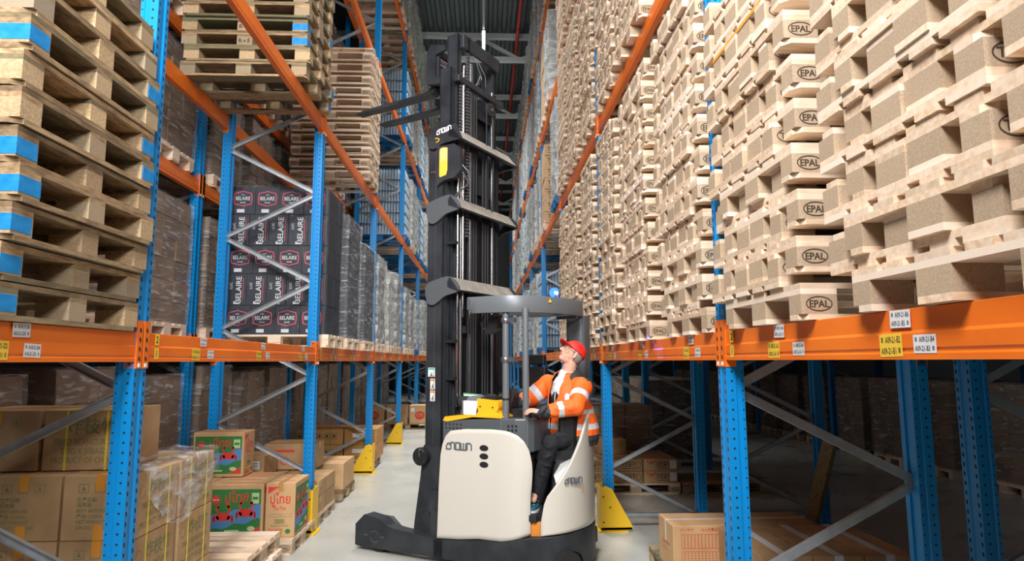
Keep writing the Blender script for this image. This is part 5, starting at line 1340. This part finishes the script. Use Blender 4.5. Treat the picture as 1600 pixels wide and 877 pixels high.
def load(x, y, z, nm, h, label, group, pal=True, basemat=None, pfull=False):
    """x, y = centre of the pallet, z = beam top"""
    me, part, fl = style(nm); e = empty('wrapped_load', (x+random.uniform(-.015,.015), y+random.uniform(-.008,.008), z), random.uniform(-.012,.012), label, 'wrapped load', group)
    k = h/(1.55 if nm == 'bottles' else 1.6); i = random.randrange(9)
    inst('pallet_base', BLUEP if basemat else WOODP, e)
    a = inst(part, me[i % len(me)], e, (0,0,.146)); a.scale = (1, 1, k)
    if part == 'bottle_layers': a['kind'] = 'stuff'
    f = inst('stretch_film', fl[i % 2], e, (0,0,.14)); f.scale = (1, 1, k)
    return e
wb = MB()
for nm, b_, mi in PIECES:
    if not nm.startswith('maker_stamp'): wb.add(b_.v, b_.f, 0)
BLUEP = make_mesh(wb, 'plastic_pallet', [M_['bluebase']]); WOODP = make_mesh(wb, 'pallet_base', [M_['wood']])
XCL, XCR = XL+.04-.6, XR-.04+.6
def slot(side, bay, s): return (YL if side < 0 else YR)[bay-1] + .56 + s*1.17
SN = ['near','middle','far']
def fill(side, lev, bay, spec):
    for s, (nm, h) in enumerate(spec):
        if not nm: continue
        sd = 'left' if side < 0 else 'right'
        load(XCL if side < 0 else XCR, slot(side, bay, s), LEV[lev]+BH+.001, nm, h, '%s, %s rack, %s level, %s bay, %s' % (DESC[nm], sd, LV[lev], ORD[bay], SN[s]),
             '%ss in the %s rack' % (DESC[nm], sd), basemat=(nm == 'bottles' or (nm == 'silver' and (bay+s) % 3 == 0)))
# left rack
fill(-1, 0, 2, [(None,0),('dark',1.62),('dark',1.45)])
fill(-1, 0, 3, [('grey',1.5),('silver',1.35),('grey',1.5)]); fill(-1, 0, 4, [('grey',1.35),('grey',1.3),('silver',1.3)])
for bay in (5,6,7): fill(-1, 0, bay, [('silver',1.4),('grey',1.5),('silver',1.35)])
for bay in (4,5,6,7): fill(-1, 1, bay, [('bottles',1.55),('silver',1.6),('silver',1.5)])
for bay in (4,5,6,7): fill(-1, 2, bay, [('bottles',1.6),('silver',1.65),('silver',1.5)])
for bay in (3,4,5,6,7): fill(-1, 3, bay, [('green',1.6),('silver',1.65),('silver' if bay % 2 else 'green',1.7)])
# right rack
fill(1, 1, 3, [('silver',1.75),(None,0),('twix',1.7)]); fill(1, 2, 3, [(None,0),('silver',1.7),('twix',1.85)])
for bay in (4,5,6,7): fill(1, 0, bay, [('bottles',1.75),('silver',1.8),('silver',1.8)])
for bay in (4,5,6,7): fill(1, 1, bay, [('silver',1.75),('bottles',1.5) if bay % 2 else ('silver',1.5),('silver',1.7)])
for bay in (4,5,6,7): fill(1, 2, bay, [('silver',1.8),('silver',1.7),('silver',1.75)])
for bay in (3,4,5,6,7): fill(1, 3, bay, [('silver',1.6),('green' if bay > 4 else 'silver',1.75),('silver',1.55)])
# the black emblem cartons, nearest load of the third left bay
M_['bred'] = mat('pink_red_print', (.75,.07,.12), .6); M_['bwhite'] = mat('white_print', (.66,.67,.70), .6)
BX0, BX1, BY0, BY1 = -2.90, -1.80, 7.44, 8.24
EB = empty('wrapped_load', ((BX0+BX1)/2, BY0, T0), 0, 'film-wrapped stack of black cartons with white lettering, nearest on the first left beam', 'wrapped load')
def emblem(b, c, w):
    c = Vector(c); P = [(-.5,.0),(-.46,.30),(-.2,.36),(0,.42),(.2,.36),(.46,.30),(.5,0),(.46,-.30),(.2,-.36),(0,-.42),(-.2,-.36),(-.46,-.30)]
    strip2d(b, [(p[0]*w, p[1]*w) for p in P], w*.045, c, EX, EZ, 0, True)
    b.text('BELAIRE', c-EZ*w*.09, EX, EZ, w*.30, 1, .5, w*.80, .0004); b.text('LUC', c+EZ*w*.19, EX, EZ, w*.10, 1, .5, w*.3, .0004); b.text('ROSE', c-EZ*w*.27, EX, EZ, w*.12, 1, .5, w*.45, .0004)
pb_ = inst('pallet_base', WOODP, EB, (0,.4,-.0))
rows = [('e',.325),('v',.36),('e',.325),('v',.36),('e',.325)]; z = .146; W_ = BX1-BX0
for ri, (kind_, h) in enumerate(rows):
    n = 4 if kind_ == 'e' else 5; off = -.05 if kind_ == 'e' else 0
    for c in range(n):
        x0 = -W_/2 + W_*c/n; x1 = x0 + W_/n
        b = MB(); b.box(x0+.003, x1-.003, random.uniform(-.006,.004), .40, z+.003, z+h-.003); k_ = b.build('carton', M_['darkbox'], EB, bevel=.004)
        b = MB(); cx = (x0+x1)/2; yy = -.009
        if kind_ == 'e': 
            emblem(b, (cx, yy, z+h*.56), .205)
            b.quad((cx-.02, yy, z+h*.12), EX, EZ, .085, .04, 1)
        else:
            b.text('BELAIRE', (cx+.055, yy, z+h*.5), EZ, -EX, .085, 1, .5, h*.84); b.text('LUC', (cx-.045, yy, z+h*.62), EZ, -EX, .04, 1, .5, h*.3); b.quad((cx+.075, yy, z+h*.5), EZ, -EX, h*.7, .006, 0)
            b.quad((cx+.01, yy, z+.03), EX, EZ, .07, .03, 1)
        b.build('lettering', [M_['bred'], M_['bwhite']], k_)
    for c in range(2):
        b = MB(); b.box(W_/2-.36, W_/2-.003+random.uniform(-.01,.004), .40+.2*c+.003, .60+.2*c-.003, z+.003, z+h-.003); b.build('carton', M_['darkbox'], EB, bevel=.004)
    b = MB(); b.box(-W_/2+.003, W_/2-.365, .405, .8, z+.003, z+h-.003); b.build('carton', M_['darkbox'], EB)
    z += h
b = shell_mesh(W_+.04, .84, z-.12, .012, 5, 16); b.build('stretch_film', M_['filmdark'], EB, (0,.40,.135))
# ---- the row behind the left rack, carton loads in film in the dark
XCB = XLB - .56
for bay in range(1, 6):
    for s in range(3):
        y = YB[bay-1]+.56+s*1.17
        load(XCB, y, 0, 'brown', 1.5 + .04*((bay+s) % 3), 'brown carton load in film on the floor behind the left rack, %s bay, %s' % (ORD[bay], SN[s]), 'floor loads behind the left rack')
        for l, z0 in enumerate([1.95]+LEVB):
            if l == 0: continue
            load(XCB, y, z0+BH+.001, 'brown' if bay < 4 else 'silver', 1.1 if l < 3 else 1.5, 'carton load in film behind the left rack, %s beam up, %s bay, %s' % (ORD[l-1], ORD[bay], SN[s]), 'beam loads behind the left rack')
for s in range(2):
    load(XCB, 1.75+1.1*s, 0, 'brown', 1.5, 'brown carton load in film on the floor at the far left edge, %s' % SN[s], 'floor loads behind the left rack')
# a line of beam-level loads between floor and upper beams, seen through the first bays
for bay in (1, 2):
    beam(-1, 0, bay, False, XLB, [v-.02 for v in YB], 'lowest orange near beam behind the left rack, %s bay' % ORD[bay], 1.86, group='beams behind the left-hand rack')
    for s in range(3): load(XCB, YB[bay-1]+.56+s*1.17, 1.86+BH+.001, 'brown', 1.25, 'brown carton load in film on the lowest beam behind the left rack, %s bay, %s' % (ORD[bay], SN[s]), 'beam loads behind the left rack')
# ---- dark loads on the floor behind the right-hand rack and across the next aisle
for i in range(3): load(XRB+.62, 11.5+1.1*i, 0, 'brown', 1.3, 'brown carton load in film in the shade behind the right rack, %s from the camera' % ORD[i], 'floor loads behind the right rack')
for bay in (4,5):
    for s in range(3): load(XCR+.05, slot(1,bay,s), 0, 'brown', 1.15+.1*(s%2), 'brown carton load on the floor under the right rack, %s bay, %s' % (ORD[bay], SN[s]), 'floor loads under the right rack')
load(XCR+.1, 10.35, 0, 'brown', .95, 'low brown carton load under loose film, just right of the driver', 'floor loads under the right rack')
for q in range(6):
    for rear in (False, True):
        beam(1, 0, 1, rear, 7.0, YX[q:], 'orange %s beam across the next aisle on the right, %s bay' % ('far' if rear else 'near', ORD[q]), 1.78, group='beams across the next aisle')
    for s in range(3):
        load(7.56, YX[q]+.56+s*1.17, 0, 'brown', 1.3, 'dark carton load on the floor across the next aisle, %s bay, %s' % (ORD[q], SN[s]), 'floor loads across the next aisle')
        load(7.56, YX[q]+.56+s*1.17, 1.936, 'brown', 1.4, 'dark upper carton load across the next aisle, %s bay, %s' % (ORD[q], SN[s]), 'upper loads across the next aisle')
rumpled('film_sheet', lambda s, t: (1.15+1.3*s, 10.0+.8*t, 1.13+.05*sin(s*5)), 30, 20, .03, 'filmtorn', 'loose sheet of clear film over cartons right of the driver', 'film', 6)
print('PALLETS', N_PAL[0])
